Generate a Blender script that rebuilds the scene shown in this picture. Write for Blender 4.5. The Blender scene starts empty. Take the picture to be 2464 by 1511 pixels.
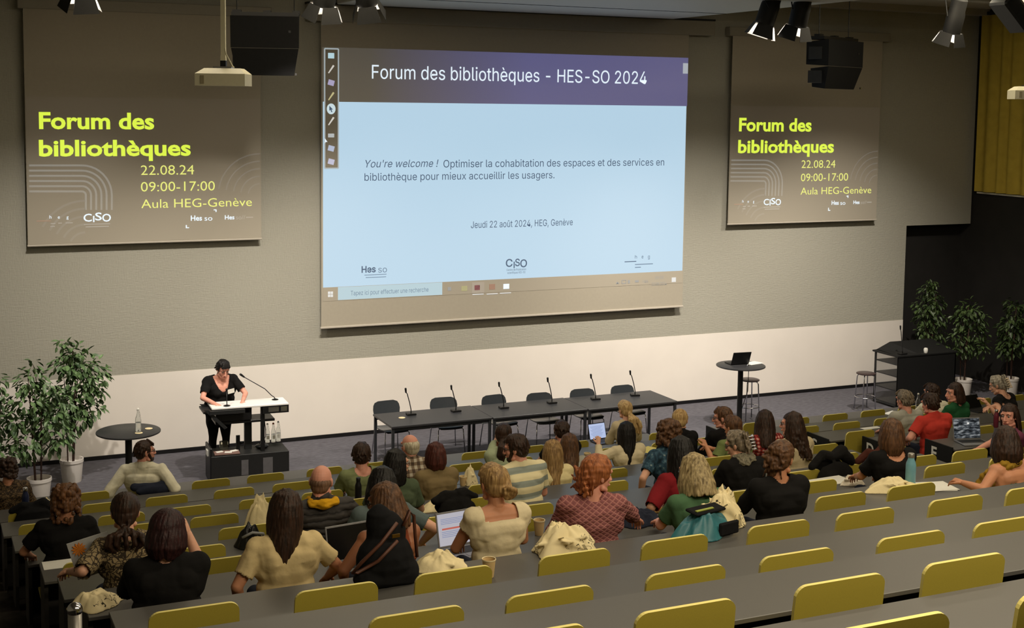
import bpy, bmesh, math, random
import numpy as np
from mathutils import Vector, Matrix, noise, Euler

# ------------------------------------------------------------------ camera
W_PX, H_PX = 2464.0, 1511.0
F_PX, PX0, PY0 = 3193.1, 1232.0, 545.95          # focal length and principal point in pixels (the photo is a crop)
PITCH, ROLL, YAW = .0926, .0125, .4272
CAM = np.array([0., 0., 5.45])
_f = np.array([math.sin(YAW)*math.cos(PITCH), math.cos(YAW)*math.cos(PITCH), -math.sin(PITCH)])
_r = np.array([math.cos(YAW), -math.sin(YAW), 0.]); _u = np.cross(_r, _f)
_r, _u = math.cos(ROLL)*_r + math.sin(ROLL)*_u, -math.sin(ROLL)*_r + math.cos(ROLL)*_u
S = bpy.context.scene
COL = S.collection
cd = bpy.data.cameras.new('camera'); cam = bpy.data.objects.new('camera', cd); COL.objects.link(cam)
cam.matrix_world = Matrix(((_r[0], _u[0], -_f[0], CAM[0]), (_r[1], _u[1], -_f[1], CAM[1]), (_r[2], _u[2], -_f[2], CAM[2]), (0, 0, 0, 1)))
cd.sensor_fit = 'HORIZONTAL'; cd.sensor_width = 36.0; cd.lens = F_PX/W_PX*36.0
cd.shift_y = -(H_PX/2-PY0)/W_PX
cd.clip_start = .05; cd.clip_end = 100
S.camera = cam
# ------------------------------------------------------------------ world, room light, exposure
wld = bpy.data.worlds.new('world'); S.world = wld; wld.use_nodes = True
wld.node_tree.nodes['Background'].inputs[0].default_value = (.9, .85, .75, 1)
wld.node_tree.nodes['Background'].inputs[1].default_value = .02
S.view_settings.view_transform = 'Standard'; S.view_settings.look = 'None'
S.view_settings.exposure = 0.0; S.view_settings.gamma = 1.0; S.view_settings.use_curve_mapping = False
S.cycles.max_bounces = 7; S.cycles.diffuse_bounces = 3; S.cycles.glossy_bounces = 3
S.cycles.transmission_bounces = 6; S.cycles.transparent_max_bounces = 8
S.cycles.caustics_reflective = False; S.cycles.caustics_refractive = False
S.cycles.use_denoising = True; S.cycles.sample_clamp_indirect = 4.0

def area_light(name, loc, size, power, rgb, rot=(0, 0, 0), spread=180):
    l = bpy.data.lights.new(name, 'AREA'); l.shape = 'RECTANGLE'; l.size, l.size_y = size
    l.energy = power; l.color = rgb; l.spread = math.radians(spread)
    o = bpy.data.objects.new(name, l); o.location = loc; o.rotation_euler = rot; COL.objects.link(o)
    return o
WARM = (1., .86, .62)
# rows of ceiling luminaires above the seats (the nearest rows are the brightest)
area_light('ceiling_luminaire', (6.0, 2.3, 7.36), (9.0, .4), 480, WARM)
area_light('ceiling_luminaire', (8.0, 7.4, 7.36), (11.0, .4), 200, WARM)
area_light('ceiling_luminaire', (9.0, 11.6, 7.36), (12.0, .4), 130, WARM)
area_light('ceiling_luminaire', (9.0, 15.4, 7.36), (13.0, .2), 320, WARM)

# ------------------------------------------------------------------ helpers
def ray(x, y):
    return (x-PX0)/F_PX*_r - (y-PY0)/F_PX*_u + _f
def at_y(x, y, Y):
    v = ray(x, y); return CAM + (Y-CAM[1])/v[1]*v
def at_z(x, y, z):
    v = ray(x, y); return CAM + (z-CAM[2])/v[2]*v
def proj(p):
    d = np.array(p, float)-CAM; w = d@_f
    return PX0+F_PX*(d@_r)/w, PY0-F_PX*(d@_u)/w, w
def lin(c):
    return tuple(((v/255)/12.92 if v/255 <= .04045 else ((v/255+.055)/1.055)**2.4) for v in c)

MATS = {}
def mat(name, rgb, rough=.6, metal=0., var=.08, scale=20., bump=0., bscale=80., spec=.4, emit=None, estr=1., stretch=(1, 1, 1), rgb2=None, sheen=0.):
    """Principled material: base colour broken up by noise, optional noise bump, optional emission."""
    if name in MATS: return MATS[name]
    m = bpy.data.materials.new(name); m.use_nodes = True; nt = m.node_tree; N = nt.nodes; L = nt.links
    b = N['Principled BSDF']; c = lin(rgb)
    b.inputs['Roughness'].default_value = rough; b.inputs['Metallic'].default_value = metal
    b.inputs['Specular IOR Level'].default_value = spec
    if sheen: b.inputs['Sheen Weight'].default_value = sheen
    tc = N.new('ShaderNodeTexCoord'); mp = N.new('ShaderNodeMapping'); mp.inputs['Scale'].default_value = stretch
    L.new(tc.outputs['Object'], mp.inputs['Vector'])
    nz = N.new('ShaderNodeTexNoise'); nz.inputs['Scale'].default_value = scale; nz.inputs['Detail'].default_value = 4
    L.new(mp.outputs['Vector'], nz.inputs['Vector'])
    rp = N.new('ShaderNodeValToRGB'); rp.color_ramp.elements[0].position = .3; rp.color_ramp.elements[1].position = .7
    if rgb2 is None:
        a = [max(0, v*(1-var)) for v in c]; d = [min(1, v*(1+var)) for v in c]
    else:
        a = list(c); d = list(lin(rgb2))
    rp.color_ramp.elements[0].color = (*a, 1); rp.color_ramp.elements[1].color = (*d, 1)
    L.new(nz.outputs['Fac'], rp.inputs['Fac']); L.new(rp.outputs['Color'], b.inputs['Base Color'])
    if bump:
        n2 = N.new('ShaderNodeTexNoise'); n2.inputs['Scale'].default_value = bscale; n2.inputs['Detail'].default_value = 3
        L.new(mp.outputs['Vector'], n2.inputs['Vector'])
        bp = N.new('ShaderNodeBump'); bp.inputs['Strength'].default_value = bump; bp.inputs['Distance'].default_value = .01
        L.new(n2.outputs['Fac'], bp.inputs['Height']); L.new(bp.outputs['Normal'], b.inputs['Normal'])
    if emit is not None:
        b.inputs['Emission Color'].default_value = (*lin(emit), 1); b.inputs['Emission Strength'].default_value = estr
    MATS[name] = m
    return m
def glass(name, rgb, rough=.02, ior=1.45):
    if name in MATS: return MATS[name]
    m = bpy.data.materials.new(name); m.use_nodes = True; b = m.node_tree.nodes['Principled BSDF']
    b.inputs['Base Color'].default_value = (*lin(rgb), 1); b.inputs['Roughness'].default_value = rough
    b.inputs['Transmission Weight'].default_value = .95; b.inputs['IOR'].default_value = ior
    MATS[name] = m; return m
def nodes_of(m):
    nt = m.node_tree; return nt, nt.nodes, nt.links, nt.nodes['Principled BSDF']
def pattern_mat(name, rgbs, expr, rough=.8, bump=0.):
    """Cloth with a pattern built from object coordinates: expr(N, L, xyz) returns a 0..1 socket driving a ramp of rgbs."""
    if name in MATS: return MATS[name]
    m = bpy.data.materials.new(name); m.use_nodes = True; nt, N, L, b = nodes_of(m)
    b.inputs['Roughness'].default_value = rough; b.inputs['Specular IOR Level'].default_value = .2
    tc = N.new('ShaderNodeTexCoord'); f = expr(N, L, tc.outputs['Object'])
    rp = N.new('ShaderNodeValToRGB'); cr = rp.color_ramp
    while len(cr.elements) < len(rgbs): cr.elements.new(.5)
    for k, (pos, c) in enumerate(rgbs):
        cr.elements[k].position = pos; cr.elements[k].color = (*lin(c), 1)
    L.new(f, rp.inputs['Fac']); L.new(rp.outputs['Color'], b.inputs['Base Color'])
    if bump:
        bp = N.new('ShaderNodeBump'); bp.inputs['Strength'].default_value = bump; bp.inputs['Distance'].default_value = .01
        L.new(f, bp.inputs['Height']); L.new(bp.outputs['Normal'], b.inputs['Normal'])
    MATS[name] = m; return m
def math_node(N, L, op, a, b=None):
    n = N.new('ShaderNodeMath'); n.operation = op
    for k, v in enumerate((a, b)):
        if v is None: continue
        if isinstance(v, (int, float)): n.inputs[k].default_value = v
        else: L.new(v, n.inputs[k])
    return n.outputs[0]
def axis(N, L, vec, i):
    s = N.new('ShaderNodeSeparateXYZ'); L.new(vec, s.inputs[0]); return s.outputs[i]

class MB:
    """Collects closed shapes; build() links them as one mesh object."""
    def __init__(s): s.v = []; s.f = []; s.mi = []; s.n = 0
    def add(s, v, f, mi=0):
        v = np.asarray(v, float); s.v.append(v); s.f += [[i+s.n for i in q] for q in f]; s.mi += [mi]*len(f); s.n += len(v); return s
    def box(s, c, d, rot=None, mi=0, bev=0.):
        h = np.array(d)/2
        if bev:
            bev = min(bev, h.min()*.9); V = []
            for sx in (-1, 1):
                for sy in (-1, 1):
                    for sz in (-1, 1):
                        for k in range(3):
                            p = np.array([sx, sy, sz])*h
                            for j in range(3):
                                if j != k: p[j] -= np.sign(p[j])*bev
                            V.append(p)
            V = np.array(V); bm = bmesh.new()
            for p in V: bm.verts.new(p)
            r = bmesh.ops.convex_hull(bm, input=bm.verts); bm.verts.ensure_lookup_table(); bm.verts.index_update()
            F = [[q.index for q in fc.verts] for fc in bm.faces]; bm.free()
        else:
            V = np.array([[x, y, z] for x in (-1, 1) for y in (-1, 1) for z in (-1, 1)])*h
            F = [[0, 1, 3, 2], [4, 6, 7, 5], [0, 4, 5, 1], [2, 3, 7, 6], [0, 2, 6, 4], [1, 5, 7, 3]]
        if rot is not None: V = V@np.array(rot).T
        return s.add(V+np.array(c), F, mi)
    def grid_ring(s, rings, cap0=True, cap1=True, mi=0, closed=True):
        n = len(rings[0]); V = np.concatenate(rings); F = []
        for i in range(len(rings)-1):
            for j in range(n if closed else n-1):
                a, b = i*n+j, i*n+(j+1) % n; F.append([a, b, b+n, a+n])
        if cap0: F.append(list(range(n))[::-1])
        if cap1: F.append([(len(rings)-1)*n+j for j in range(n)])
        return s.add(V, F, mi)
    def tube(s, pts, r, n=8, mi=0):
        pts = [np.array(p, float) for p in pts]; rr = r if hasattr(r, '__len__') else [r]*len(pts); rings = []
        T = [pts[min(i+1, len(pts)-1)]-pts[max(i-1, 0)] for i in range(len(pts))]
        ref = np.array([0, 0, 1.]) if abs(T[0][2]) < .9*np.linalg.norm(T[0]) else np.array([1., 0, 0])
        for p, t, q in zip(pts, T, rr):
            t = t/np.linalg.norm(t); a = np.cross(t, ref); a /= np.linalg.norm(a)+1e-9; b = np.cross(t, a); ref = np.cross(a, t)
            rings.append(np.array([p+q*(math.cos(k*2*math.pi/n)*a+math.sin(k*2*math.pi/n)*b) for k in range(n)]))
        return s.grid_ring(rings, mi=mi)
    def lathe(s, prof, c=(0, 0, 0), n=24, mi=0, caps=True, ax=None):
        rings = [np.array([[r*math.cos(k*2*math.pi/n), r*math.sin(k*2*math.pi/n), z] for k in range(n)]) for r, z in prof]
        if ax is not None: rings = [q@np.array(ax).T for q in rings]
        return s.grid_ring([q+np.array(c) for q in rings], caps, caps, mi)
    def ell(s, c, r, B=None, n=14, m=9, mi=0):
        r = np.array(r if hasattr(r, '__len__') else (r, r, r), float); V = [[0, 0, -1.]]
        for i in range(1, m):
            t = -math.pi/2+math.pi*i/m
            V += [[math.cos(t)*math.cos(2*math.pi*k/n), math.cos(t)*math.sin(2*math.pi*k/n), math.sin(t)] for k in range(n)]
        V.append([0, 0, 1.]); V = np.array(V)*r
        if B is not None: V = V@np.array(B)
        F = [[0, 1+(k+1) % n, 1+k] for k in range(n)]
        for i in range(m-2):
            for k in range(n):
                a, b = 1+i*n+k, 1+i*n+(k+1) % n; F.append([a, b, b+n, a+n])
        e = len(V)-1; o = 1+(m-2)*n
        F += [[o+k, o+(k+1) % n, e] for k in range(n)]
        return s.add(V+np.array(c), F, mi)
    def cap(s, p0, p1, r0, r1, n=10):
        p0, p1 = np.array(p0, float), np.array(p1, float); d = p1-p0; l = np.linalg.norm(d)
        if l < 1e-6: return s.ell(p0, r0)
        t = d/l; ref = np.array([0, 0, 1.]) if abs(t[2]) < .9 else np.array([1., 0, 0])
        a = np.cross(t, ref); a /= np.linalg.norm(a); b = np.cross(t, a); rings = []
        for e, (p, r, sg) in enumerate(((p0, r0, -1), (p1, r1, 1))):
            for q in ((80, 50, 20, 0) if e == 0 else (0, 20, 50, 80)):
                q = math.radians(q)
                rings.append(np.array([p+sg*t*r*math.sin(q)+r*math.cos(q)*(math.cos(k*2*math.pi/n)*a+math.sin(k*2*math.pi/n)*b) for k in range(n)]))
        return s.grid_ring(rings)
    def chain(s, pts, rs, n=7):
        for i in range(len(pts)-1): s.cap(pts[i], pts[i+1], rs[i], rs[i+1], n)
        return s
    def prism(s, outline, y0, y1, mi=0):
        """outline in x,z extruded along y"""
        a = np.array([[x, y0, z] for x, z in outline]); b = a.copy(); b[:, 1] = y1
        return s.grid_ring([a, b], mi=mi)
    def mesh(s, name):
        me = bpy.data.meshes.new(name); me.from_pydata(np.concatenate(s.v).tolist(), [], s.f); return me
    def build(s, name, mats, parent=None, smooth=False, loc=None):
        me = s.mesh(name)
        for m in (mats if isinstance(mats, (list, tuple)) else [mats]): me.materials.append(m)
        if max(s.mi) > 0: me.polygons.foreach_set('material_index', s.mi)
        bm = bmesh.new(); bm.from_mesh(me); bmesh.ops.recalc_face_normals(bm, faces=bm.faces); bm.to_mesh(me); bm.free()
        return link(name, me, parent, smooth, loc)
def link(name, me, parent=None, smooth=False, loc=None):
    if smooth:
        me.shade_smooth()
        if smooth != True: me.set_sharp_from_angle(angle=math.radians(smooth))
    o = bpy.data.objects.new(name, me); COL.objects.link(o)
    if parent is not None: o.parent = parent
    if loc is not None: o.location = loc
    return o
def rrect(x0, x1, z0, z1, r, n=5):
    out = []
    for cx, cz, a in ((x1-r, z1-r, 0), (x0+r, z1-r, 90), (x0+r, z0+r, 180), (x1-r, z0+r, 270)):
        out += [(cx+r*math.cos(math.radians(a+90*k/n)), cz+r*math.sin(math.radians(a+90*k/n))) for k in range(n+1)]
    return out
def thing(name, label, cat, loc=(0, 0, 0), rz=0., group=None):
    o = bpy.data.objects.new(name, None); COL.objects.link(o); o.location = loc; o.rotation_euler = (0, 0, rz)
    return tag(o, label, cat, group)
def tag(o, label, cat, group=None):
    o['label'] = label; o['category'] = cat
    if group: o['group'] = group
    return o
def struct(o, label=None):
    o['kind'] = 'structure'
    if label: o['label'] = label
    return o
def copy_tree(o, parent=None):
    c = o.copy(); COL.objects.link(c)
    if parent is not None: c.parent = parent
    for ch in o.children: copy_tree(ch, c)
    return c
def rot(axis_, a): return np.array(Matrix.Rotation(a, 3, axis_))
SANS = None
try:                                              # the plain sans that ships with Blender, else its default lettering
    import os
    SANS = bpy.data.fonts.load(os.path.join(bpy.utils.system_resource('DATAFILES'), 'fonts', 'Inter.woff2'))
except Exception:
    SANS = None
def _cap(font):
    cu = bpy.data.curves.new('cap', 'FONT'); cu.body = 'H'; cu.size = 1.
    if font is not None: cu.font = font
    t = bpy.data.objects.new('cap', cu); COL.objects.link(t); bpy.context.view_layer.update()
    me = bpy.data.meshes.new_from_object(t.evaluated_get(bpy.context.evaluated_depsgraph_get())); z = max(v.co.y for v in me.vertices)
    bpy.data.objects.remove(t); bpy.data.meshes.remove(me); return z
CAPS = {False: _cap(None), True: _cap(SANS)}
def text_obj(s, name, m, parent, x0, x1, z0, ztop, y, bold=0., shear=0., align_w=True, ref=None):
    """A line of lettering on the wall plane y: left edge x0, right edge x1, base line z0, capital height ztop-z0."""
    cu = bpy.data.curves.new(name, 'FONT'); cu.body = s; cu.size = 1.
    if ref is not None: cu.font = ref
    cu.shear = shear; cu.offset = bold; cu.resolution_u = 3
    cu.fill_mode = 'BOTH'; cu.extrude = 0.
    t = bpy.data.objects.new(name, cu); COL.objects.link(t); bpy.context.view_layer.update()
    dg = bpy.context.evaluated_depsgraph_get(); me = bpy.data.meshes.new_from_object(t.evaluated_get(dg))
    bpy.data.objects.remove(t); bpy.data.curves.remove(cu)
    n = len(me.vertices); co = np.empty(n*3); me.vertices.foreach_get('co', co); co = co.reshape(-1, 3)
    caph = CAPS[ref is not None]
    if x1 is None: x1 = x0+(co[:, 0].max()-co[:, 0].min())*(ztop-z0)/caph
    sx = (x1-x0)/(co[:, 0].max()-co[:, 0].min()); sz = (ztop-z0)/caph
    out = np.stack([x0+(co[:, 0]-co[:, 0].min())*sx, np.full(n, y), z0+co[:, 1]*sz], 1)
    me.vertices.foreach_set('co', out.ravel()); me.materials.clear(); me.materials.append(m); me.update()
    return link(name, me, parent)
# ------------------------------------------------------------------ room shell
YW = 20.5                                         # face of the stage wall
XR = 19.57                                        # right wall
ZC = 7.42                                         # ceiling
ZT = [.87, 1.07, 1.28, 1.52, 1.76, 2.02, 2.31, 2.59, 2.885, 3.163, 3.50, 3.86, 4.22]   # top of the seat backs, row by row
YR = [15.8-1.15*i for i in range(13)]
ZF = [max(0., z-.92) for z in ZT]                 # floor of each tier
def fabric_wall(name, rgb):
    m = mat(name, rgb, .9, var=.03, scale=40, spec=.12); nt, N, L, b = nodes_of(m)
    tc = N.new('ShaderNodeTexCoord'); out = None
    for k, (sx, sz) in enumerate(((30, 190), (190, 30))):
        mp = N.new('ShaderNodeMapping'); mp.inputs['Scale'].default_value = (sx, 1, sz); L.new(tc.outputs['Object'], mp.inputs['Vector'])
        nz = N.new('ShaderNodeTexNoise'); nz.inputs['Scale'].default_value = .35; nz.inputs['Detail'].default_value = 1; L.new(mp.outputs['Vector'], nz.inputs['Vector'])
        out = nz.outputs['Fac'] if out is None else math_node(N, L, 'ADD', out, nz.outputs['Fac'])
    bp = N.new('ShaderNodeBump'); bp.inputs['Strength'].default_value = .5; bp.inputs['Distance'].default_value = .01
    L.new(out, bp.inputs['Height']); L.new(bp.outputs['Normal'], b.inputs['Normal'])
    return m
M_wallfab = fabric_wall('woven wall covering', (170, 167, 154))
M_wallpan = mat('smooth wall panel', (240, 232, 222), .55, var=.02, scale=2)
M_black = mat('matt black', (22, 22, 22), .6, var=.15)
M_blackwall = mat('black wall', (34, 32, 30), .8, var=.15, scale=3)
M_base = mat('black skirting', (18, 17, 18), .5)
M_carpet = mat('stage carpet', (98, 96, 102), .95, var=.22, scale=9, bump=.3, bscale=220, spec=.1, stretch=(1, 3, 1))
M_tier = mat('dark tier carpet', (48, 44, 40), .95, var=.2, scale=15, bump=.2, bscale=200, spec=.1)
M_ceil = mat('painted ceiling', (176, 170, 156), .85, var=.03)
M_raft = mat('ceiling raft', (196, 194, 186), .6, var=.02)
M_dgrey = mat('dark grey metal', (46, 47, 48), .45, metal=.4)
M_steel = mat('chrome', (200, 200, 205), .18, metal=1., var=.03)
M_white = mat('white plastic', (232, 230, 222), .4, var=.02)

o = struct(MB().box((XR/2+.3, (17.0+YW)/2+.1, -.05), (XR+7, YW-17.0+.4, .1)).build('floor', M_carpet), 'grey violet carpet of the stage area')
t = MB(); XL = -3.0
for i in range(13):
    y1 = YR[i-1]-.1 if i else 17.0
    y0 = YR[i]-.1 if i < 12 else -3.5
    t.box(((XL+XR)/2, (y0+y1)/2, (ZF[i]-.5)/2-.005), (XR-XL, y1-y0, ZF[i]+.49))
struct(t.build('floor_tiers', M_tier), 'dark carpeted tiers rising under the seats')
for i in range(1, 12):                            # half steps of the aisle stairs at the tier ends
    w = .70+.033*i+3.0
    y = YR[i-1]-.1
    struct(MB().box((-3.0+w/2, y+.28, (ZF[i]+ZF[i-1])/2-.15), (w-.02, .56, .3)).build('stair_%d' % i, M_tier))
    struct(MB().box((10.42, y+.28, (ZF[i]+ZF[i-1])/2-.15), (.86, .56, .3)).build('stair_%d' % (i+20), M_tier))
xb = 17.88; xu = 19.52; zseam = 1.275; znotch = 3.15
w = MB(); w.box(((XL+xb)/2, YW+.15, (zseam+znotch)/2), (xb-XL, .3, znotch-zseam)); w.box(((XL+xu)/2, YW+.15, (znotch+ZC)/2), (xu-XL, .3, ZC-znotch))
struct(w.build('wall_front', M_wallfab), 'grey beige woven wall behind the stage')
struct(MB().box(((XL+xb)/2, YW+.147, (zseam+.06)/2), (xb-XL, .306, zseam-.06)).build('trim_1', M_wallpan), 'smooth off white lower wall panel behind the stage')
struct(MB().box(((XL+xb)/2, YW+.14, .03), (xb-XL, .33, .06)).build('baseboard_front', M_base))
struct(MB().box(((xb+XR)/2, YW+.5, ZC/2), (XR-xb+.6, .3, ZC)).build('wall_alcove', M_blackwall), 'black wall beside the stage')
struct(MB().box((XR+.15, (YW-3.5)/2+.3, ZC/2), (.3, YW+4.6, ZC)).build('wall_right', M_blackwall))
struct(MB().box((XL-.15, (YW-3.5)/2, ZC/2), (.3, YW+4.2, ZC)).build('wall_left', M_wallfab))
struct(MB().box(((XL+XR)/2, -3.65, ZC/2), (XR-XL+.6, .3, ZC)).build('wall_back', M_wallfab))
struct(MB().box(((XL+XR)/2, (YW-3.5)/2, ZC+.1), (XR-XL+.6, YW+4.9, .2)).build('ceiling', M_ceil))
c = MB().box((9.2, 17.05, 7.02), (6.1, 6.3, .12), bev=.01)
struct(c.build('trim_2', M_raft), 'pale ceiling raft hung above the main screen')
struct(MB().box((9.2, 18.55, 6.957), (6.1, .012, .006)).build('trim_3', M_dgrey))
struct(MB().box((15.9, 20.35, 7.36), (7.2, .3, .12)).build('trim_4', M_ceil))
struct(MB().box((15.9, 17.2, 7.33), (7.2, .25, .18)).build('trim_5', M_ceil))

# the lit tube at the top of the frame
t = thing('ceiling_light', 'long bright strip light in the ceiling near the yellow curtain', 'light', (15.0, 16.0, 7.3))
MB().box((0, 0, .04), (1.7, .16, .06)).build('housing', M_white, t)
MB().box((0, 0, 0), (1.6, .1, .03)).build('diffuser', mat('lit diffuser', (255, 250, 230), emit=(255, 248, 220), estr=4.), t)

# yellow curtain on the right wall
t = thing('curtain', 'heavy yellow pleated curtain hanging along the right wall', 'curtain', (XR-.12, 0, 0))
n = 260; y0, y1 = 12.0, 20.35; ring = []
prof = [(y0+(y1-y0)*k/n, .05*math.sin(k*.62+.7*math.sin(k*.21))) for k in range(n+1)]
rings = []
for z in (3.82, 3.9, 4.6, 5.5, 6.4, 7.3):
    a = 1-.25*(z-3.8)/3.5
    rings.append(np.array([[x*a, y, z] for y, x in prof]+[[x*a+.012, y, z] for y, x in prof[::-1]]))
MB().grid_ring(rings).build('cloth', mat('yellow curtain cloth', (190, 166, 70), .9, var=.08, scale=6, spec=.1), t, smooth=60)
MB().box((0, (y0+y1)/2, 7.34), (.06, y1-y0, .06)).build('rail', M_dgrey, t)
struct(MB().box((XR-.04, 16.2, 3.79), (.05, 8.3, .03)).build('trim_6', mat('pale rail', (210, 205, 190), .5)))

# ------------------------------------------------------------------ projection screens
def scr(m_name, rgb, base=(172, 164, 148), s=1.):
    return mat(m_name, base, .8, var=.0, emit=rgb, estr=s, spec=.1)
M_screen = mat('screen fabric', (172, 164, 148), .85, var=.02, spec=.1)
M_case = mat('screen casing', (152, 146, 132), .6, var=.02)
M_bar = mat('screen bottom bar', (190, 182, 168), .4, var=.02)
def scr_panel(p, name, m, x0, x1, z0, z1, y, th=.002):
    return MB().box(((x0+x1)/2, y, (z0+z1)/2), (x1-x0, th, z1-z0)).build(name, m, p)
YS = YW-.15                                       # plane of the screen fabric
def X(px, py, Y=YS): return at_y(px, py, Y)[0]
def Z(px, py, Y=YS): return at_y(px, py, Y)[2]
# main screen
t = thing('projection_screen', 'large central projection screen showing a pale blue slide titled Forum des bibliothèques', 'screen', (0, 0, 0))
x0, x1 = X(773, 785), X(1642, 735); zb, zt = Z(1207, 763), Z(1250, 70)
scr_panel(t, 'fabric', M_screen, x0, x1, zb, zt+.05, YS+.004, .006)
MB().box(((x0+x1)/2, YS, zb), (x1-x0+.03, .035, .035), bev=.008).build('bottom_bar', M_bar, t)
MB().box(((x0+x1)/2+.15, YS+.045, zt+.14), (x1-x0+.75, .16, .26), bev=.01).build('casing', M_case, t)
MB().box(((x0+x1)/2+.15, YS+.045, zt+.285), (x1-x0+.75, .17, .03)).build('casing_top', M_black, t)
# slide: header band, pale body, task bar
img = thing('slide_image', '', ''); img.parent = t; del img['label']; del img['category']
ys = YS-.002; zh = Z(815, 245); ztask = Z(778, 692); zend = Z(778, 725)
def header():
    m = scr('slide header', (40, 36, 52)); nt, N, L, b = nodes_of(m)
    tc = N.new('ShaderNodeTexCoord'); gx = axis(N, L, tc.outputs['Object'], 0)
    g = N.new('ShaderNodeMapRange'); g.inputs['From Min'].default_value = x0+.8; g.inputs['From Max'].default_value = x0+3.6; L.new(gx, g.inputs['Value'])
    rp = N.new('ShaderNodeValToRGB'); rp.color_ramp.elements[0].color = (*lin((50, 50, 50)), 1); rp.color_ramp.elements[1].color = (*lin((72, 74, 122)), 1)
    L.new(g.outputs['Result'], rp.inputs['Fac']); L.new(rp.outputs['Color'], b.inputs['Emission Color']); return m
scr_panel(img, 'header', header(), x0+.02, x1-.005, zh, Z(778, 113), ys+.0005)
M_slide = mat('slide body', (90, 90, 90), .8, var=0., spec=.1, emit=(184, 214, 234), estr=.93)
scr_panel(img, 'body', M_slide, x0+.03, x1-.02, ztask, zh, ys)
scr_panel(img, 'task_bar', scr('task bar', (26, 26, 28)), x0+.03, x1-.02, zend, ztask, ys)
scr_panel(img, 'search_box', mat('search box', (90, 90, 90), .8, var=0., emit=(178, 205, 214), estr=.9), X(813, 710), X(1064, 698), Z(813, 722), Z(813, 691), ys-.001)
M_wtext = mat('white projected lettering', (120, 120, 120), .8, var=0., emit=(226, 240, 250), estr=1.)
M_gtext = mat('slate lettering', (60, 70, 85), .8, var=0., emit=(74, 92, 116), estr=.8)
M_dtext = mat('pale slate lettering', (60, 70, 85), .8, var=0., emit=(118, 138, 158), estr=.8)
M_ltext = mat('dim light lettering', (120, 120, 120), .8, var=0., emit=(150, 150, 146), estr=.6)
def line(s, p, name, m, xa, xb, yb, yt, y=None, xm=None, bold=0., shear=0.):
    """lettering given by the pixel of its left and right ends, base line and capital top at its left end"""
    y = ys-.003 if y is None else y
    return text_obj(s, name, m, p, X(xa, yb, y), None if xb is None else X(xb, yb, y), Z(xa, yb, y), Z(xa, yt, y), y, bold, shear, ref=SANS)
line('Forum des bibliothèques - HES-SO 2024', img, 'title_text', M_wtext, 895, 1556, 189, 156)
line("You're welcome !", img, 'body_text', M_gtext, 879, 1055, 403, 385, shear=.22)
line('Optimiser la cohabitation des espaces et des services en', img, 'body_text', M_gtext, 1067, 1598, 403, 385)
line('bibliothèque pour mieux accueillir les usagers.', img, 'body_text', M_gtext, 877, 1334, 435, 417)
line('Jeudi 22 août 2024, HEG, Genève', img, 'date_text', M_gtext, 1133, 1378, 549, 533)
line('Hes', img, 'logo_text', M_gtext, 870, 904, 656, 641, bold=.02)
line('so', img, 'logo_text', M_dtext, 910, 931, 656, 641)
line('Tapez ici pour effectuer une recherche', img, 'search_text', M_dtext, 844, 1031, 711, 700)
def ciso(p, m, xa, xb, yb, yt, y):
    """logo of four letters, the second one dropped below the line"""
    w = xb-xa; h = yb-yt
    line('C', p, 'logo_text', m, xa, xa+.32*w, yb, yt, y, bold=.012)
    scr_panel(p, 'logo_stroke', m, X(xa+.37*w, yb, y), X(xa+.42*w, yb, y), Z(xa, yb+.22*h, y), Z(xa, yt+.35*h, y), y)
    line('S', p, 'logo_text', m, xa+.44*w, xa+.66*w, yb-.1*h, yt-.05*h, y, bold=.012)
    line('O', p, 'logo_text', m, xa+.68*w, xb, yb+.05*h, yt+.05*h, y, bold=.012)
ciso(img, M_gtext, 1217, 1268, 642, 624, ys-.003)
def bar(p, m, xa, xb, y_, h, y=None):
    y = ys-.003 if y is None else y
    return scr_panel(p, 'caption_line', m, X(xa, y_, y), X(xb, y_, y), Z(xa, y_+h/2, y), Z(xa, y_-h/2, y), y)
line('Centre de Publication', img, 'caption_text', M_gtext, 1219, 1266, 652, 647); line('scientifiques HES-SO', img, 'caption_text', M_gtext, 1221, 1264, 659, 654)
bar(img, M_dtext, 877, 930, 662, 1.5); bar(img, M_dtext, 880, 929, 668, 1.5)
line('h', img, 'logo_text', M_gtext, 1528, 1532.5, 622, 614); line('e', img, 'logo_text', M_gtext, 1544, 1548, 622, 613); line('g', img, 'logo_text', M_gtext, 1559, 1563.5, 622, 613)
bar(img, M_gtext, 1503, 1531, 630, 2); bar(img, M_dtext, 1528, 1571, 636.5, 2); bar(img, M_dtext, 1528, 1542, 643.5, 2)
# tool bar on the left of the slide
ya = ys-.004
def frame_outline(p, name, m, xa, xb, za, zb_, wd, y):
    f = MB()
    for (cx, cz, dx, dz) in (((xa+xb)/2, zb_, xb-xa, wd), ((xa+xb)/2, za, xb-xa, wd), (xa, (za+zb_)/2, wd, zb_-za), (xb, (za+zb_)/2, wd, zb_-za)):
        f.box((cx, y, cz), (dx, .002, dz))
    return f.build(name, m, p)
xa, xb_ = X(781, 260), X(814, 260); za, zb_ = Z(784, 405), Z(784, 117)
tb = MB().prism(rrect(xa, xb_, za, zb_, .04), ya, ya+.001).build('tool_bar', scr('tool bar fill', (22, 22, 22)), img)
frame_outline(tb, 'tool_bar_outline', mat('tool bar line', (120, 120, 120), .8, var=0., emit=(170, 182, 186), estr=.8), xa, xb_, za, zb_, .02, ya-.001)
icons = [(134, (190, 225, 235), 'q'), (166, (220, 215, 205), 'd'), (199, (178, 170, 205), 'q'), (231, (205, 195, 140), 'd'), (262, (215, 235, 240), 'c'), (291, (225, 220, 210), 'd'), (326, (190, 195, 195), 'r'), (357, (185, 195, 220), 'q'), (389, (200, 200, 225), 'q')]
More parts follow.
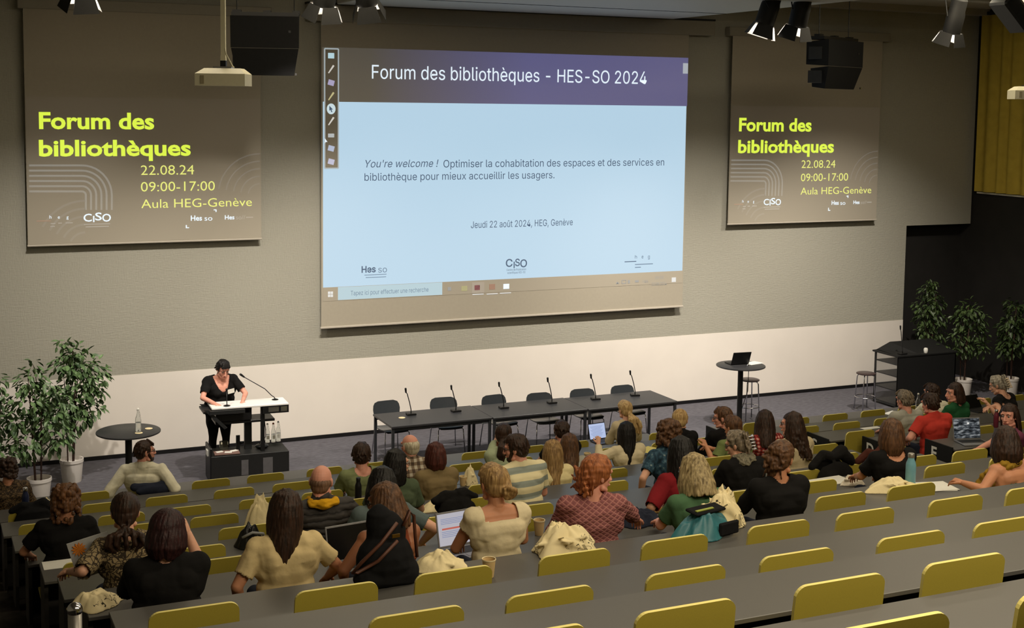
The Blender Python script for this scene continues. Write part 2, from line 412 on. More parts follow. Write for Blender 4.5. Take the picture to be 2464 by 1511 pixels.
for k, (py, rgb, kd) in enumerate(icons):
    cx, cz = X(796.5, py), Z(796.5, py); f = MB(); y = ya-.002
    if kd == 'q': f.box((cx, y, cz), (.1, .001, .085), rot=rot('Y', .0 if k == 0 else .25))
    if kd == 'r': f.box((cx, y, cz), (.1, .001, .06))
    if kd == 'd': f.prism([(cx-.05, cz-.06), (cx-.035, cz-.07), (cx+.055, cz+.05), (cx+.03, cz+.065)], y, y+.001)
    if kd == 'c': f.prism([(cx+.072*math.cos(a*.314), cz+.085*math.sin(a*.314)) for a in range(20)], y, y+.001)
    ic = f.build('tool_icon', mat('icon %d' % k, (110, 110, 110), .8, var=0., emit=rgb, estr=.8), tb)
cx, cz = X(796.5, 262), Z(796.5, 262)
MB().prism([(cx-.03, cz+.05), (cx+.03, cz-.01), (cx+.005, cz-.01), (cx+.02, cz-.05), (cx, cz-.05), (cx-.01, cz-.015), (cx-.03, cz-.03)], ya-.004, ya-.003).build('tool_cursor', M_gtext, tb)
scr_panel(img, 'side_tab', mat('side tab', (120, 120, 120), .8, var=0., emit=(180, 186, 194), estr=.8), X(1643, 165), X(1655, 165), Z(1645, 177), Z(1645, 152), ya)
cx, cz = X(781, 340), Z(781, 340); MB().prism([(cx, cz+.05), (cx+.045, cz-.01), (cx+.015, cz-.01), (cx, cz-.035)], ya-.003, ya-.002).build('mouse_pointer', M_wtext, img)
# task bar icons
def sq(px, py, w, h, m, name='task_icon'):
    return scr_panel(img, name, m, X(px-w/2, py), X(px+w/2, py), Z(px, py+h/2), Z(px, py-h/2), ys-.003)
M_i1 = mat('icon light', (120, 120, 120), .8, var=0., emit=(215, 215, 212), estr=.9)
for dx in (-3.2, 3.2):
    for dy in (-3.6, 3.6): sq(795+dx, 708+dy, 5.6, 6.2, M_i1, 'start_icon')
sq(1081, 695, 8, 9, M_ltext); sq(1117, 694, 14, 12, mat('icon folder', (110, 110, 90), .8, var=0., emit=(176, 168, 120), estr=.7))
sq(1150, 692, 30, 26, scr('icon tile', (66, 64, 70))); sq(1148, 692, 13, 12, mat('icon red', (120, 90, 90), .8, var=0., emit=(176, 110, 104), estr=.6))
sq(1184, 690, 14, 13, mat('icon rust', (120, 100, 90), .8, var=0., emit=(160, 120, 96), estr=.6)); sq(1218, 689, 14, 12, M_wtext)
for px, py in ((1150, 708), (1184, 707), (1216, 705)): sq(px, py, 27, 2, M_i1, 'task_underline')
frame_outline(img, 'tray_icon', M_ltext, X(1496, 680), X(1506, 680), Z(1500, 682), Z(1500, 674), .012, ys-.003)
sq(1513, 678, 5, 8, M_ltext, 'tray_icon')
bar(img, M_ltext, 1528, 1537, 677, 5)
line('^', img, 'tray_icon', M_ltext, 1481, 1490, 690, 678)
line('FRA', img, 'tray_text', M_ltext, 1547, 1560, 681, 674); line('09:38', img, 'tray_text', M_ltext, 1577, 1596, 672, 665); line('22.08.2024', img, 'tray_text', M_ltext, 1568, 1604, 687, 680)
sq(1621, 673, 10, 11, M_i1, 'tray_icon')
# side screens
M_lime = mat('lime projected lettering', (140, 140, 90), .8, var=0., emit=(214, 238, 70), estr=1.)
M_lime2 = mat('pale lime lettering', (140, 140, 90), .8, var=0., emit=(222, 226, 120), estr=.95)
M_arc = scr('projected grey arcs', (84, 88, 90)); M_arc2 = scr('projected faint arcs', (50, 52, 56)); M_glow = scr('projected glow', (12, 11, 14))
M_red = scr('projected red line', (90, 40, 25))
M_dimw = scr('projected dim white', (110, 112, 112))
def side_screen(label, quad, dx, fx):
    """quad: pixels of the bottom left and bottom right corners; fx maps the left screen's pixel columns and rows onto this screen"""
    t = thing('projection_screen', label, 'screen', (0, 0, 0))
    xa, xb = dx; za, zb = 3.285+.02, 6.72
    scr_panel(t, 'fabric', M_screen, xa, xb, za, zb+.05, YS+.004, .006)
    MB().box(((xa+xb)/2, YS, za), (xb-xa+.02, .03, .03), bev=.008).build('bottom_bar', M_bar, t)
    MB().box(((xa+xb)/2+.05, YS+.06, zb+.08), (xb-xa+.25, .16, .16), bev=.01).build('casing', M_case, t)
    img = thing('poster_image', '', ''); img.parent = t; del img['label']; del img['category']
    scr_panel(img, 'glow', M_glow, xa+.01, xb-.01, za+.02, Z(*fx(300, 235)), ys+.0005)
    def tx(s, name, m, xl, xr, yb, yt, bold=0.):
        p0, p1 = fx(xl, yb), fx(xr, yb); p2 = fx(xl, yt)
        text_obj(s, name, m, img, X(*p0, ys), X(*p1, ys), Z(*p0, ys), Z(*p2, ys), ys-.003, bold)
    tx('Forum des', 'title_text', M_lime, 94, 371, 309, 271, .028); tx('bibliothèques', 'title_text', M_lime, 94, 459, 375, 338, .028)
    tx('22.08.24', 'date_text', M_lime2, 339, 467, 421, 398, -.004); tx('09:00-17:00', 'time_text', M_lime2, 339, 517, 461, 438, -.004); tx('Aula HEG-Genève', 'place_text', M_lime2, 340, 606, 501, 480, -.004)
    tx('Hes', 'logo_text', M_wtext, 459, 486, 531, 519, .02); tx('so', 'logo_text', M_wtext, 492, 511, 531, 519)
    tx('Hes', 'logo_text', M_wtext, 541, 564, 528, 518, .02); tx('so//', 'logo_text', M_dimw, 568, 590, 528, 518)
    for l, a, b in (('C', 201, 221), ('S', 229, 245), ('O', 246, 267)): tx(l, 'logo_text', M_wtext, a, b, 533 if l != 'S' else 530, 515 if l != 'S' else 512, .012)
    def seg(m, a, b, yy, h, name='caption_line'):
        p0, p1 = fx(a, yy+h/2), fx(b, yy-h/2); scr_panel(img, name, m, X(*p0, ys), X(*p1, ys), Z(*p0, ys), Z(p0[0], p0[1]-h, ys), ys-.003)
    seg(M_wtext, 224, 227, 527, 15, 'logo_stroke')
    for a, b, yy in ((202, 265, 540), (206, 262, 546), (122, 133, 538), (140, 149, 537), (158, 175, 536.5), (121, 132, 545), (592, 609, 523)): seg(M_dimw, a, b, yy, 2)
    for l, a in (('h', 119), ('e', 139), ('g', 160)): tx(l, 'logo_text', M_wtext, a, a+5, 526, 518)
    seg(M_red, 88, 123, 532, 2.4, 'red_line')
    seg(M_wtext, 514, 520, 505, 2, 'corner_mark'); seg(M_wtext, 518.5, 521, 507, 6, 'corner_mark'); seg(M_wtext, 447, 449.5, 545, 7, 'corner_mark'); seg(M_wtext, 447, 455, 548, 2, 'corner_mark')
    # looping arcs bottom left: horizontal stripes that bend down
    def stripe(m, pts, w, name):
        pl = [np.array([X(*fx(*p), ys), Z(*fx(*p), ys)]) for p in pts]; a, b = [], []
        for i in range(len(pl)):
            d = pl[min(i+1, len(pl)-1)]-pl[max(i-1, 0)]; d /= np.linalg.norm(d); nn = np.array([-d[1], d[0]])*w/2; a.append(pl[i]+nn); b.append(pl[i]-nn)
        k = len(a); V = [[p[0], ys-.0015, p[1]] for p in a+b]; F = [[i, i+1, k+i+1, k+i] for i in range(k-1)]
        f = MB(); f.add(V, F); f.build(name, m, img)
    for k in range(6):
        d = k*12.5; cx, cy, R = 197, 470, 72-d
        pts = [(70, cy-R), (150, cy-R), (cx, cy-R)]+[(cx+R*math.sin(a*math.pi/20), cy-R*math.cos(a*math.pi/20)) for a in range(1, 11)]+[(cx+R, 505)]
        if R > 6: stripe(M_arc, pts, .028, 'arc_stripe')
    for k in range(5):
        R = 115-k*19; cx, cy = 205, 598
        stripe(M_arc2, [(cx-R*math.cos(a*math.pi/20), cy-R*math.sin(a*math.pi/20)) for a in range(3, 11)], .03, 'arc_stripe')
        R = 100-k*18; cx, cy = 625, 470
        stripe(M_arc2, [(cx-R*math.cos(a*math.pi/20), cy-R*math.sin(a*math.pi/20)) for a in range(1, 11)], .02, 'arc_stripe')
    return t
side_screen('left projection screen with lime event poster, behind the hung projector', None, (X(67, 588), X(629, 574)), lambda x, y: (x, y))
_xa, _xb = X(1751, 543), X(2108, 532); _la, _lb = X(67, 588), X(629, 574)
def _fx(x, y):                                    # the right hand poster is the left one again, shifted along the wall
    p = at_y(x, y, YS); q = proj((_xa+(p[0]-_la)*(_xb-_xa)/(_lb-_la), YS, p[2]*1.0)); return q[0], q[1]
side_screen('right projection screen with lime event poster, next to the yellow curtain', None, (_xa, _xb), _fx)
# ------------------------------------------------------------------ stage furniture
M_table = mat('black table laminate', (52, 52, 54), .4, var=.06, spec=.4)
M_frame = mat('grey table frame', (70, 72, 76), .4, metal=.6)
M_chair = mat('dark chair shell', (54, 58, 62), .28, var=.05, spec=.6)
M_blk = mat('black plastic', (20, 20, 21), .4, var=.1)
def make_table():
    t = thing('panel_table', '', 'table')
    MB().box((0, 0, .725), (1.60, .86, .03), bev=.004).build('table_top', M_table, t)
    MB().box((0, .38, .685), (1.5, .02, .05)).box((0, -.38, .685), (1.5, .02, .05)).build('rail', M_frame, t)
    for sx in (-.77, .77):
        for sy in (-.40, .40):
            MB().box((sx, sy, .357), (.04, .04, .705), bev=.004).build('leg', M_frame, t)
    return t
tb0 = make_table()
for k, lab in enumerate(('black panel table at the lectern end of the row', 'middle black panel table of the three on stage', 'black panel table at the far end, near the round table with laptop')):
    o = tb0 if k == 0 else copy_tree(tb0)
    o.location = (7.10+1.605*k, 18.41-.03*k, 0); o['label'] = lab; o['group'] = 'panel tables on the stage'
def make_chair():
    t = thing('panel_chair', '', 'chair')
    # back shell, slightly curved, facing -y (towards the audience)
    R = []
    for z, hw, y in ((.56, .19, .20), (.62, .215, .215), (.70, .225, .228), (.76, .215, .24), (.80, .19, .247), (.822, .13, .25)):
        row = [(-hw+2*hw*j/10) for j in range(11)]
        R.append(np.array([[x, y-.35*x*x, z] for x in row]+[[x, y+.012-.35*x*x, z] for x in row[::-1]]))
    MB().grid_ring(R).build('backrest', M_chair, t, smooth=50)
    R = []
    for y, hw, z in ((-.22, .17, .425), (-.2, .2, .445), (-.05, .215, .44), (.12, .21, .435), (.19, .19, .45)):
        row = [(-hw+2*hw*j/8) for j in range(9)]
        R.append(np.array([[x, y, z+.25*x*x] for x in row]+[[x, y, z-.014+.25*x*x] for x in row[::-1]]))
    MB().grid_ring(R).build('seat', M_chair, t, smooth=50)
    for sx in (-1, 1):
        MB().tube([(sx*.17, .19, .44), (sx*.19, .22, .42), (sx*.22, .27, .02)], .009).build('leg', M_steel, t, smooth=True)
        MB().tube([(sx*.17, -.15, .425), (sx*.2, -.19, .4), (sx*.22, -.24, .02)], .009).build('leg', M_steel, t, smooth=True)
        MB().tube([(sx*.17, -.15, .425), (sx*.17, .19, .44), (sx*.17, .22, .58)], .009).build('frame', M_steel, t, smooth=True)
    return t
ch0 = make_chair()
ords = ['first', 'second', 'third', 'fourth', 'fifth', 'sixth', 'seventh', 'eighth', 'ninth', 'tenth', 'eleventh', 'twelfth', 'thirteenth']
for k, (px, py) in enumerate([(928, 964), (1060, 956.5), (1187, 950), (1291, 945.5), (1395, 936), (1494, 927)]):
    p = at_z(px, py, .82); o = ch0 if k == 0 else copy_tree(ch0)
    o.location = (p[0]+.02, p[1]-.25, 0); o.rotation_euler = (0, 0, random.Random(k).uniform(-.12, .12))
    o['label'] = 'dark shell chair behind the panel tables, %s from the lectern' % ords[k]; o['group'] = 'chairs behind the panel tables'
def make_mic(h=.42, lean=(-.10, -.05)):
    t = thing('gooseneck_microphone', '', 'microphone')
    MB().prism(rrect(-.07, .07, 0, .028, .012), -.055, .055).build('base', M_blk, t, smooth=40)
    p = [(0, 0, .025), (0, 0, .08), (lean[0]*.3, lean[1]*.3, .2), (lean[0]*.75, lean[1]*.75, h*.8), (lean[0], lean[1], h-.05)]
    MB().tube(p, .0075, 6).build('stem', M_dgrey, t, smooth=True)
    MB().cap((lean[0], lean[1], h-.055), (lean[0]*1.07, lean[1]*1.1, h), .013, .016, 10).build('capsule', M_blk, t, smooth=True)
    return t
mic0 = make_mic()
for k, (px, py) in enumerate([(989, 998), (1097, 990), (1212, 982), (1328, 970), (1433, 961), (1528, 952)]):
    p = at_z(px, py, .742); o = mic0 if k == 0 else copy_tree(mic0)
    o.location = (p[0], p[1], .741); o.rotation_euler = (0, 0, random.Random(k+9).uniform(-.3, .3))
    o['label'] = 'black gooseneck microphone on the panel tables, %s from the lectern' % ords[k]; o['group'] = 'gooseneck microphones on the panel tables'
M_cork = mat('pale coaster', (232, 214, 170), .7)
def coaster(px, py, z, lab):
    p = at_z(px, py, z+.004); o = MB().lathe([(.045, 0), (.05, .002), (.05, .006), (.045, .008)]).build('coaster', M_cork, None, smooth=40, loc=(p[0], p[1], z))
    return tag(o, lab, 'coaster')
coaster(967, 1005, .741, 'round pale coaster at the lectern end of the panel tables')
p = at_z(1168, 1018, .455); o = MB().box((0, 0, .008), (.13, .09, .012), bev=.004).build('folded_note', M_white, None, loc=(p[0], p[1], .455)); tag(o, 'small white note lying on a chair behind the panel tables', 'note')

# round bar tables
def bar_table(lab, x, y, h=1.08, d=.83):
    t = thing('round_bar_table', lab, 'table', (x, y, 0), 0, 'round black bar tables on the stage')
    MB().lathe([(d/2-.015, h-.03), (d/2, h-.022), (d/2, h-.006), (d/2-.008, h)], n=56).build('table_top', M_table, t, smooth=40)
    MB().lathe([(.045, .01), (.045, h-.03)], n=20).build('column', M_black, t, smooth=40)
    MB().lathe([(.27, 0), (.28, .008), (.26, .02), (.05, .03)], n=40).build('foot', M_black, t, smooth=40)
    MB().box((.0, -.1, h-.04), (.3, .04, .02)).build('bracket', M_black, t)
    return t
bar_table('tall round black table beside the potted trees, holding a glass bottle', 2.55, 17.77)
bar_table('tall round black table holding an open laptop, with a stool behind it', 12.78, 18.62)
M_glass = glass('clear bottle glass', (250, 252, 251), ior=1.3); M_water = glass('water', (246, 250, 250), ior=1.12)
def swing_bottle(lab, p, h=.30, group=None, capm=None):
    t = thing('glass_bottle', lab, 'bottle', p, 0, group); k = h/.30
    out = [(.034, 0), (.038, .006), (.038, .16), (.034, .19), (.018, .235), (.0145, .25), (.0145, .285), (.017, .288), (.017, .297)]
    MB().lathe([(r*k, z*k) for r, z in out]+[(r*k-.003, z*k) for r, z in out[::-1]][:-1]+[(.02, .006)], n=20).build('body', M_glass, t, smooth=50)
    MB().lathe([(.033*k, .008), (.0345*k, .02), (.0345*k, .13*k)], n=16).build('water', M_water, t, smooth=50)
    MB().lathe([(.012, h-.004), (.016, h), (.014, h+.015), (.006, h+.02)], n=12).build('stopper', capm or M_white, t, smooth=50)
    MB().tube([(.017*k, 0, .27*k), (.028, .0, .22*k), (.016, 0, .20*k)], .0018, 5).build('wire_clip', M_steel, t)
    MB().prism(rrect(-.02, .02, .06*k, .12*k, .01), -.0395*k, -.038*k).build('label_patch', M_white, t)
    return t
p = at_z(333, 1041, 1.08); swing_bottle('clear glass bottle on the round table by the potted trees', (p[0], p[1], 1.082))
coaster(334, 1041.5, 1.0805, 'coaster under the glass bottle on the round table'); bpy.data.objects['glass_bottle'].location.z = 1.0895
coaster(358, 1031, 1.0805, 'empty coaster beside the glass bottle on the round table')
M_scr = mat('laptop screen off', (10, 11, 13), .25, spec=.5)
M_alu = mat('laptop aluminium', (150, 150, 152), .4, metal=.6); M_key = mat('laptop keys', (28, 28, 30), .6)
def laptop(lab, loc, rz, w=.32, d=.22, tilt=1.92, screen=None, body=None, lid_out=None, group=None):
    """origin at the hinge, keyboard towards -y, screen facing -y"""
    t = thing('laptop', lab, 'laptop', loc, rz, group)
    MB().box((0, -d/2, .008), (w, d, .014), bev=.003).build('base', body or M_alu, t)
    MB().box((0, -d*.38, .0158), (w*.88, d*.5, .002)).build('keyboard', M_key, t)
    MB().box((0, -d*.82, .0158), (w*.34, d*.26, .0016)).build('touchpad', body or M_alu, t)
    a = tilt-math.pi/2; B = rot('X', -a)
    lid = MB().box((0, .004, d/2), (w, .008, d), bev=.002); lid.v[-1] = lid.v[-1]@B.T+np.array((0, 0, .016))
    l = lid.build('lid', lid_out or body or M_alu, t)
    sc = MB().box((0, -.0008, d/2), (w*.94, .001, d*.9)); sc.v[-1] = sc.v[-1]@B.T+np.array((0, 0, .016))
    s = sc.build('screen', screen or M_scr, l)
    t['_n'] = 0; del t['_n']
    return t, B
def on_screen(l, B, name, m, x, z, w, h):
    f = MB().box((x, -.0018, z), (w, .0006, h)); f.v[-1] = f.v[-1]@B.T+np.array((0, 0, .016)); return f.build(name, m, l.children[3])
p = at_z(1772, 876, 1.08); l, B = laptop('black laptop seen from its back on the round table', (p[0]+.02, p[1]-.07, 1.081), math.radians(174), .34, .23, 1.95, body=M_blk)
on_screen(l, B, 'back_emblem', M_steel, 0, .11, .03, .015) if False else None
p = at_z(1812, 874, 1.08); o = MB().box((0, 0, .002), (.3, .21, .004)).build('paper_sheet', M_white, None, loc=(p[0], p[1], 1.081)); o.rotation_euler = (0, 0, .2); tag(o, 'white paper beside the black laptop on the round table', 'paper')
p = at_z(1790, 879, 1.08); o = MB().lathe([(.02, 0), (.022, .03), (.0, .034)], n=14).build('computer_mouse', M_steel, None, smooth=True, loc=(p[0], p[1]-.1, 1.081)); tag(o, 'small silver mouse behind the black laptop on the round table', 'mouse')
o = MB().tube([(12.93, 18.60, 1.05), (12.95, 18.63, .9), (12.98, 18.68, .6), (12.90, 18.72, .3), (12.86, 18.74, .02)], .006, 6).build('power_cable', M_blk, None, smooth=True); tag(o, 'black cable hanging from the round table with the laptop', 'cable')
# stools
M_seat = mat('dark stool seat', (66, 52, 52), .35, var=.08)
def stool(lab, x, y, h, rz=.3):
    t = thing('bar_stool', lab, 'stool', (x, y, 0), rz, 'chrome stools on the stage')
    MB().lathe([(.15, h-.03), (.17, h-.022), (.172, h-.008), (.155, h), (.0, h-.004)], n=32).build('seat', M_seat, t, smooth=50)
    for k in range(4):
        a = k*math.pi/2+.4; c, s_ = math.cos(a), math.sin(a)
        MB().tube([(.09*c, .09*s_, h-.035), (.135*c, .135*s_, h-.045), (.155*c, .155*s_, h-.08), (.19*c, .19*s_, .02)], .011, 8).build('leg', M_steel, t, smooth=True)
    rp = [(.178*math.cos(a*math.pi/18), .178*math.sin(a*math.pi/18), .26) for a in range(37)]
    MB().tube(rp, .010, 8).build('foot_ring', M_steel, t, smooth=True)
    return t
stool('chrome stool with dark seat behind the laptop table', 13.20, 18.95, .74)
stool('chrome stool with dark seat beside the black cabinet', 15.62, 18.82, .70)

# black lectern cabinet on the right with glazed side
t = thing('media_cabinet', 'tall black cabinet with glazed side shelves by the alcove plants', 'cabinet', (16.25, 18.70, 0), 0)
cw, cdp, chh = 1.35, .66, .98
MB().box((cw/2, cdp/2-.0+.01, chh-.015), (cw+.06, cdp+.04, .03), bev=.004).build('top', M_black, t)
MB().box((cw/2, .012, chh/2), (cw, .024, chh-.03)).build('front_panel', M_black, t)
MB().box((cw-.012, cdp/2, chh/2), (.024, cdp, chh-.03)).build('side_panel', M_black, t)
for y in (.02, cdp-.02): MB().box((.015, y, chh/2), (.03, .03, chh-.03)).build('post', M_black, t)
for z in (.06, .32, .58, .80): MB().box((cw/2, cdp/2, z), (cw-.04, cdp-.04, .02)).build('shelf', M_dgrey, t)
MB().box((.006, cdp/2, chh/2), (.006, cdp-.06, chh-.06)).build('side_glass', glass('smoked cabinet glass', (225, 225, 225), ior=1.05), t)
b = MB().add([[0, 0, chh], [0, cdp, chh], [cw, 0, chh], [cw, cdp, chh], [.05, cdp, chh+.01], [cw, cdp, chh+.13], [.5, .1, chh+.005], [cw, .1, chh+.01], [.35, cdp, chh+.13]], [[6, 7, 5, 8], [6, 8, 4, 0], [7, 3, 5], [4, 8, 5, 3, 1], [0, 6, 7, 2]])
b.build('raised_lid', M_black, t)
p = (16.40, 18.86, chh); mm = make_mic(.52, (-.05, .02)); mm.location = (16.42, 18.80, chh+.002); mm['label'] = 'thin gooseneck microphone standing on the black cabinet'
p = at_z(2207, 842, 1.0); o = MB().lathe([(.03, 0), (.036, .01), (.04, .07), (.03, .095), (.0, .1)], n=20).build('white_cup', M_white, None, smooth=50, loc=(p[0], 18.75, .982)); tag(o, 'small white cup on top of the black cabinet', 'cup')

# lectern
M_lw = mat('white lectern top', (244, 243, 240), .4, var=.01)
t = thing('lectern', 'height adjustable lectern with white top and black equipment base, speaker behind it', 'lectern', (3.75, 18.55, 0), math.radians(-3))
top = MB().box((.62, .26, 1.075), (1.1, .40, .03), bev=.006).build('top', M_lw, t)
MB().box((.28, .05, 1.03), (.5, .1, .05)).build('apron', M_dgrey, t)
MB().prism([(-.05, 1.08), (.02, 1.075), (.28, .80), (.24, .78)], .02, .05).build('side_arm', M_dgrey, t)
MB().prism([(-.05, 1.08), (.02, 1.075), (.28, .80), (.24, .78)], .40, .43).build('side_arm', M_dgrey, t)
MB().box((.05, .26, 1.03), (.2, .42, .025)).build('control_panel', M_dgrey, t)
MB().box((.98, .08, 1.01), (.38, .05, .11)).build('cable_tray', M_blk, t)
MB().box((.95, .053, 1.012), (.15, .004, .07)).build('tray_plate', M_steel, t); MB().box((1.1, .053, 1.012), (.09, .004, .07)).build('tray_plate', M_steel, t)
MB().box((.55, .28, .85), (.85, .36, .035), bev=.004).build('shelf', M_blk, t)
MB().box((.38, .2, .93), (.5, .22, .1)).build('shelf_device', M_blk, t)
MB().box((.62, .30, .66), (.1, .08, .8)).build('column', M_dgrey, t)
MB().box((.80, .12, .72), (.055, .055, .66)).build('front_post', M_blk, t)
MB().box((.47, .26, .42), (.055, .02, .4)).build('rear_post', M_blk, t)
bs = MB().box((.60, .24, .20), (1.12, .50, .40), bev=.006).build('base', M_black, t)
MB().box((.52, -.014, .21), (.1, .006, .22)).build('vent_plate', mat('lectern plate', (90, 88, 90), .5), bs); MB().box((.85, -.014, .21), (.14, .006, .24)).build('vent_plate', mat('lectern plate', (90, 88, 90), .5), bs)
MB().box((.045, .22, .27), (.03, .44, .5), bev=.006).build('base_side', M_blk, t)
MB().box((.025, .2, .42), (.03, .14, .08)).build('side_label', M_white, t)
LX, LY = 3.75, 18.55
def mic_at(lab, loc, top, r0=.007):
    t = thing('gooseneck_microphone', lab, 'microphone', loc); d = np.array(top)-np.array(loc)
    MB().lathe([(.045, 0), (.05, .006), (.03, .014), (.012, .02)], n=18).build('base', M_blk, t, smooth=50)
    MB().tube([(0, 0, .012), d*.03+np.array((0, 0, .03)), d*np.array((.10, .1, .16)), d*np.array((.3, .3, .42)), d*.9], r0, 6).build('stem', M_dgrey, t, smooth=True)
    MB().cap(d*.9, d, .012, .018, 10).build('capsule', M_blk, t, smooth=True); return t
b0 = at_z(662, 962, 1.09); mic_at('long gooseneck microphone leaning from the far end of the white lectern', (b0[0], b0[1], 1.0905), at_y(579, 901, 18.78))
b1 = at_z(546, 977, 1.09); mic_at('short gooseneck microphone in front of the speaker on the lectern', (b1[0], b1[1], 1.0905), (b1[0]+.01, b1[1]+.05, 1.32))
for k, (px, py, hh) in enumerate([(645, 1066, .27), (659, 1065, .27), (671, 1063, .285)]):
    p = at_z(px, py, .40); swing_bottle('%s water bottle with label on the lectern base' % ('nearest the post', 'middle', 'outermost')[k], (p[0], p[1]+.03, .405), hh, 'water bottles on the lectern base', (M_white, mat('rust stopper', (150, 80, 60), .5), M_steel)[k])
p = at_z(540, 1070, .4); tr = thing('paper_tray', 'small tray of papers and cards on the lectern base', 'tray', (4.02, 18.66, .402), -.1)
MB().box((.02, .0, .012), (.36, .2, .02), bev=.004).build('tray', mat('tray rust', (120, 92, 84), .6), tr)
for dx, dy, a in ((-.1, .02, .3), (.02, -.03, -.2), (.11, .03, .5)): MB().box((dx+.02, dy, .026), (.1, .07, .006), rot=rot('Z', a)).build('card', M_white, tr)
o = MB().box((0, 0, .075), (.12, .07, .15), bev=.01).build('clear_box', glass('clear box', (225, 225, 200), ior=1.1), None, loc=(4.03, 18.80, .402)); tag(o, 'clear box standing behind the papers on the lectern base', 'box')
for k, (px, py) in enumerate(((580, 1069), (593, 1066))):
    p = at_z(px, py, .42); o = MB().cap((0, 0, .025), (.1, .06, .02), .024, .012, 12).build('handheld_microphone', M_blk, None, smooth=True, loc=(p[0], p[1]+.06, .402)); tag(o, ('black hand microphone beside the tray on the lectern base', 'black hand microphone lying nearest the lectern column')[k], 'microphone')
o = MB().ell((0, 0, .03), (.10, .09, .035)).tube([(-.05, 0, .04), (0, .05, .1), (.06, 0, .16), (.05, -.02, .3), (.03, 0, .5)], .006).build('cable_coil', M_blk, None, smooth=True, loc=(4.58, 18.78, .402)); tag(o, 'bundle of black cables on the lectern base beside the bottles', 'cable')

# artificial ficus trees
M_bark = mat('brown stem', (74, 52, 44), .8, var=.2, scale=30)
M_pot = mat('white pot', (226, 220, 214), .45, var=.02)
M_soil = mat('pot filling', (190, 182, 172), .9, var=.1)
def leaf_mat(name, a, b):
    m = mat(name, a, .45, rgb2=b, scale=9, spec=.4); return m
M_leafL = leaf_mat('ficus leaves lit', (46, 70, 40), (120, 150, 98)); M_leafR = leaf_mat('ficus leaves shaded', (34, 50, 28), (84, 104, 58))  # same foliage in a lit and a shaded tone, light baked into the colour
def tree(lab, x, y, h, lean, blobs, nleaf, m, seed, pot=(.165, .30), stems=3, group='potted artificial ficus trees'):
    """blobs: (dx, dz, radius) leaf clouds around the stems"""
    rd = random.Random(seed); t = thing('potted_tree', lab, 'plant', (x, y, 0), 0, group); pr, ph = pot
    MB().lathe([(pr*.78, 0), (pr*.8, .01), (pr*.95, ph-.05), (pr, ph-.045), (pr, ph), (pr-.012, ph), (pr*.9, ph-.05)], n=32).build('pot', M_pot, t, smooth=40)
    MB().lathe([(pr*.9, ph-.06), (.0, ph-.05)], n=24).build('soil', M_soil, t)
    for k in range(stems):
        a = k*2.1+seed; bx, by = .05*math.cos(a), .05*math.sin(a); tx, ty = .12*math.cos(a)+lean*.6, .12*math.sin(a); hh = h*(.92 if k == 0 else .75)
        MB().tube([(bx, by, ph-.07), (bx+(tx-bx)*.3, by, h*.4), (tx*.7, ty*.7, h*.6), (tx, ty, hh)], [.016 if k == 0 else .010, .014 if k == 0 else .009, .010, .004], 7).build('stem', M_bark, t, smooth=True)
    f = MB(); br = MB()
    for (dx, dz, rr) in blobs:
        c = np.array((dx, rd.uniform(-.08, .08), dz)); c0 = np.array((lean*dz/h*.4, 0, max(.45, dz-.35)))
        br.tube([c0, (c0+c)/2+np.array((0, 0, .05)), c], [.006, .004, .002], 5)
    for _ in range(nleaf):
        dx, dz, rr = rd.choices(blobs, weights=[b[2]**2 for b in blobs])[0]
        u = np.array([rd.gauss(0, 1), rd.gauss(0, 1), rd.gauss(0, .8)]); u /= np.linalg.norm(u); r_ = rr*rd.uniform(.25, 1)**.6
        c = np.array((dx, 0, dz))+u*r_; d = u*.6+np.array([rd.uniform(-.5, .5), rd.uniform(-.5, .5), -rd.uniform(.1, .9)]); d /= np.linalg.norm(d)
        s_ = np.cross(d, [rd.uniform(-.4, .4), rd.uniform(-.4, .4), 1.]); s_ /= np.linalg.norm(s_)+1e-6; nn = np.cross(s_, d); L = rd.uniform(.085, .135); w = L*.25
        V = [c, c+d*L*.35+s_*w+nn*.006, c+d*L*.7+s_*w*.8+nn*.004, c+d*L-nn*.012, c+d*L*.7-s_*w*.8+nn*.004, c+d*L*.35-s_*w+nn*.006, c+d*L*.5-nn*.008]
        f.add(V, [[0, 1, 6], [1, 2, 6], [2, 3, 6], [3, 4, 6], [4, 5, 6], [5, 0, 6]])
    fo = f.build('foliage', m, t); br.build('branch', M_bark, t, smooth=True)
    return t
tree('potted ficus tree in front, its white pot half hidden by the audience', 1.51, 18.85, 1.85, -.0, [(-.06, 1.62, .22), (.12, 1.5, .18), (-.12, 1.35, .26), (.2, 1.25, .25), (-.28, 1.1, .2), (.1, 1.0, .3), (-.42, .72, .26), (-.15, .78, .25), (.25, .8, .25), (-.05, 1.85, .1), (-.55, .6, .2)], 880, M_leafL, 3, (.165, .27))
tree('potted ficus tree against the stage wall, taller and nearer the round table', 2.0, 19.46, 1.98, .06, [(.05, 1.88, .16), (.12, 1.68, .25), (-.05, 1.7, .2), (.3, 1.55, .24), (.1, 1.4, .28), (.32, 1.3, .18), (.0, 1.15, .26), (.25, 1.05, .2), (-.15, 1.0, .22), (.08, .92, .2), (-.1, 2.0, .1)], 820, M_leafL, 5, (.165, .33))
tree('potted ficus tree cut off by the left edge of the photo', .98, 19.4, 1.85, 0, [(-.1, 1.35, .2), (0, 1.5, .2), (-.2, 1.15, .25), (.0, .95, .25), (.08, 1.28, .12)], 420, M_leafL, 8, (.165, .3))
tree('potted ficus tree in the dark alcove behind the cabinet', 18.0, 19.85, 2.05, 0, [(-.12, 1.95, .14), (-.02, 2.05, .13), (-.15, 1.65, .23), (.05, 1.7, .22), (-.18, 1.4, .21), (.1, 1.4, .24), (-.1, 1.15, .2), (.15, 1.1, .17)], 520, M_leafR, 11, (.165, .33))
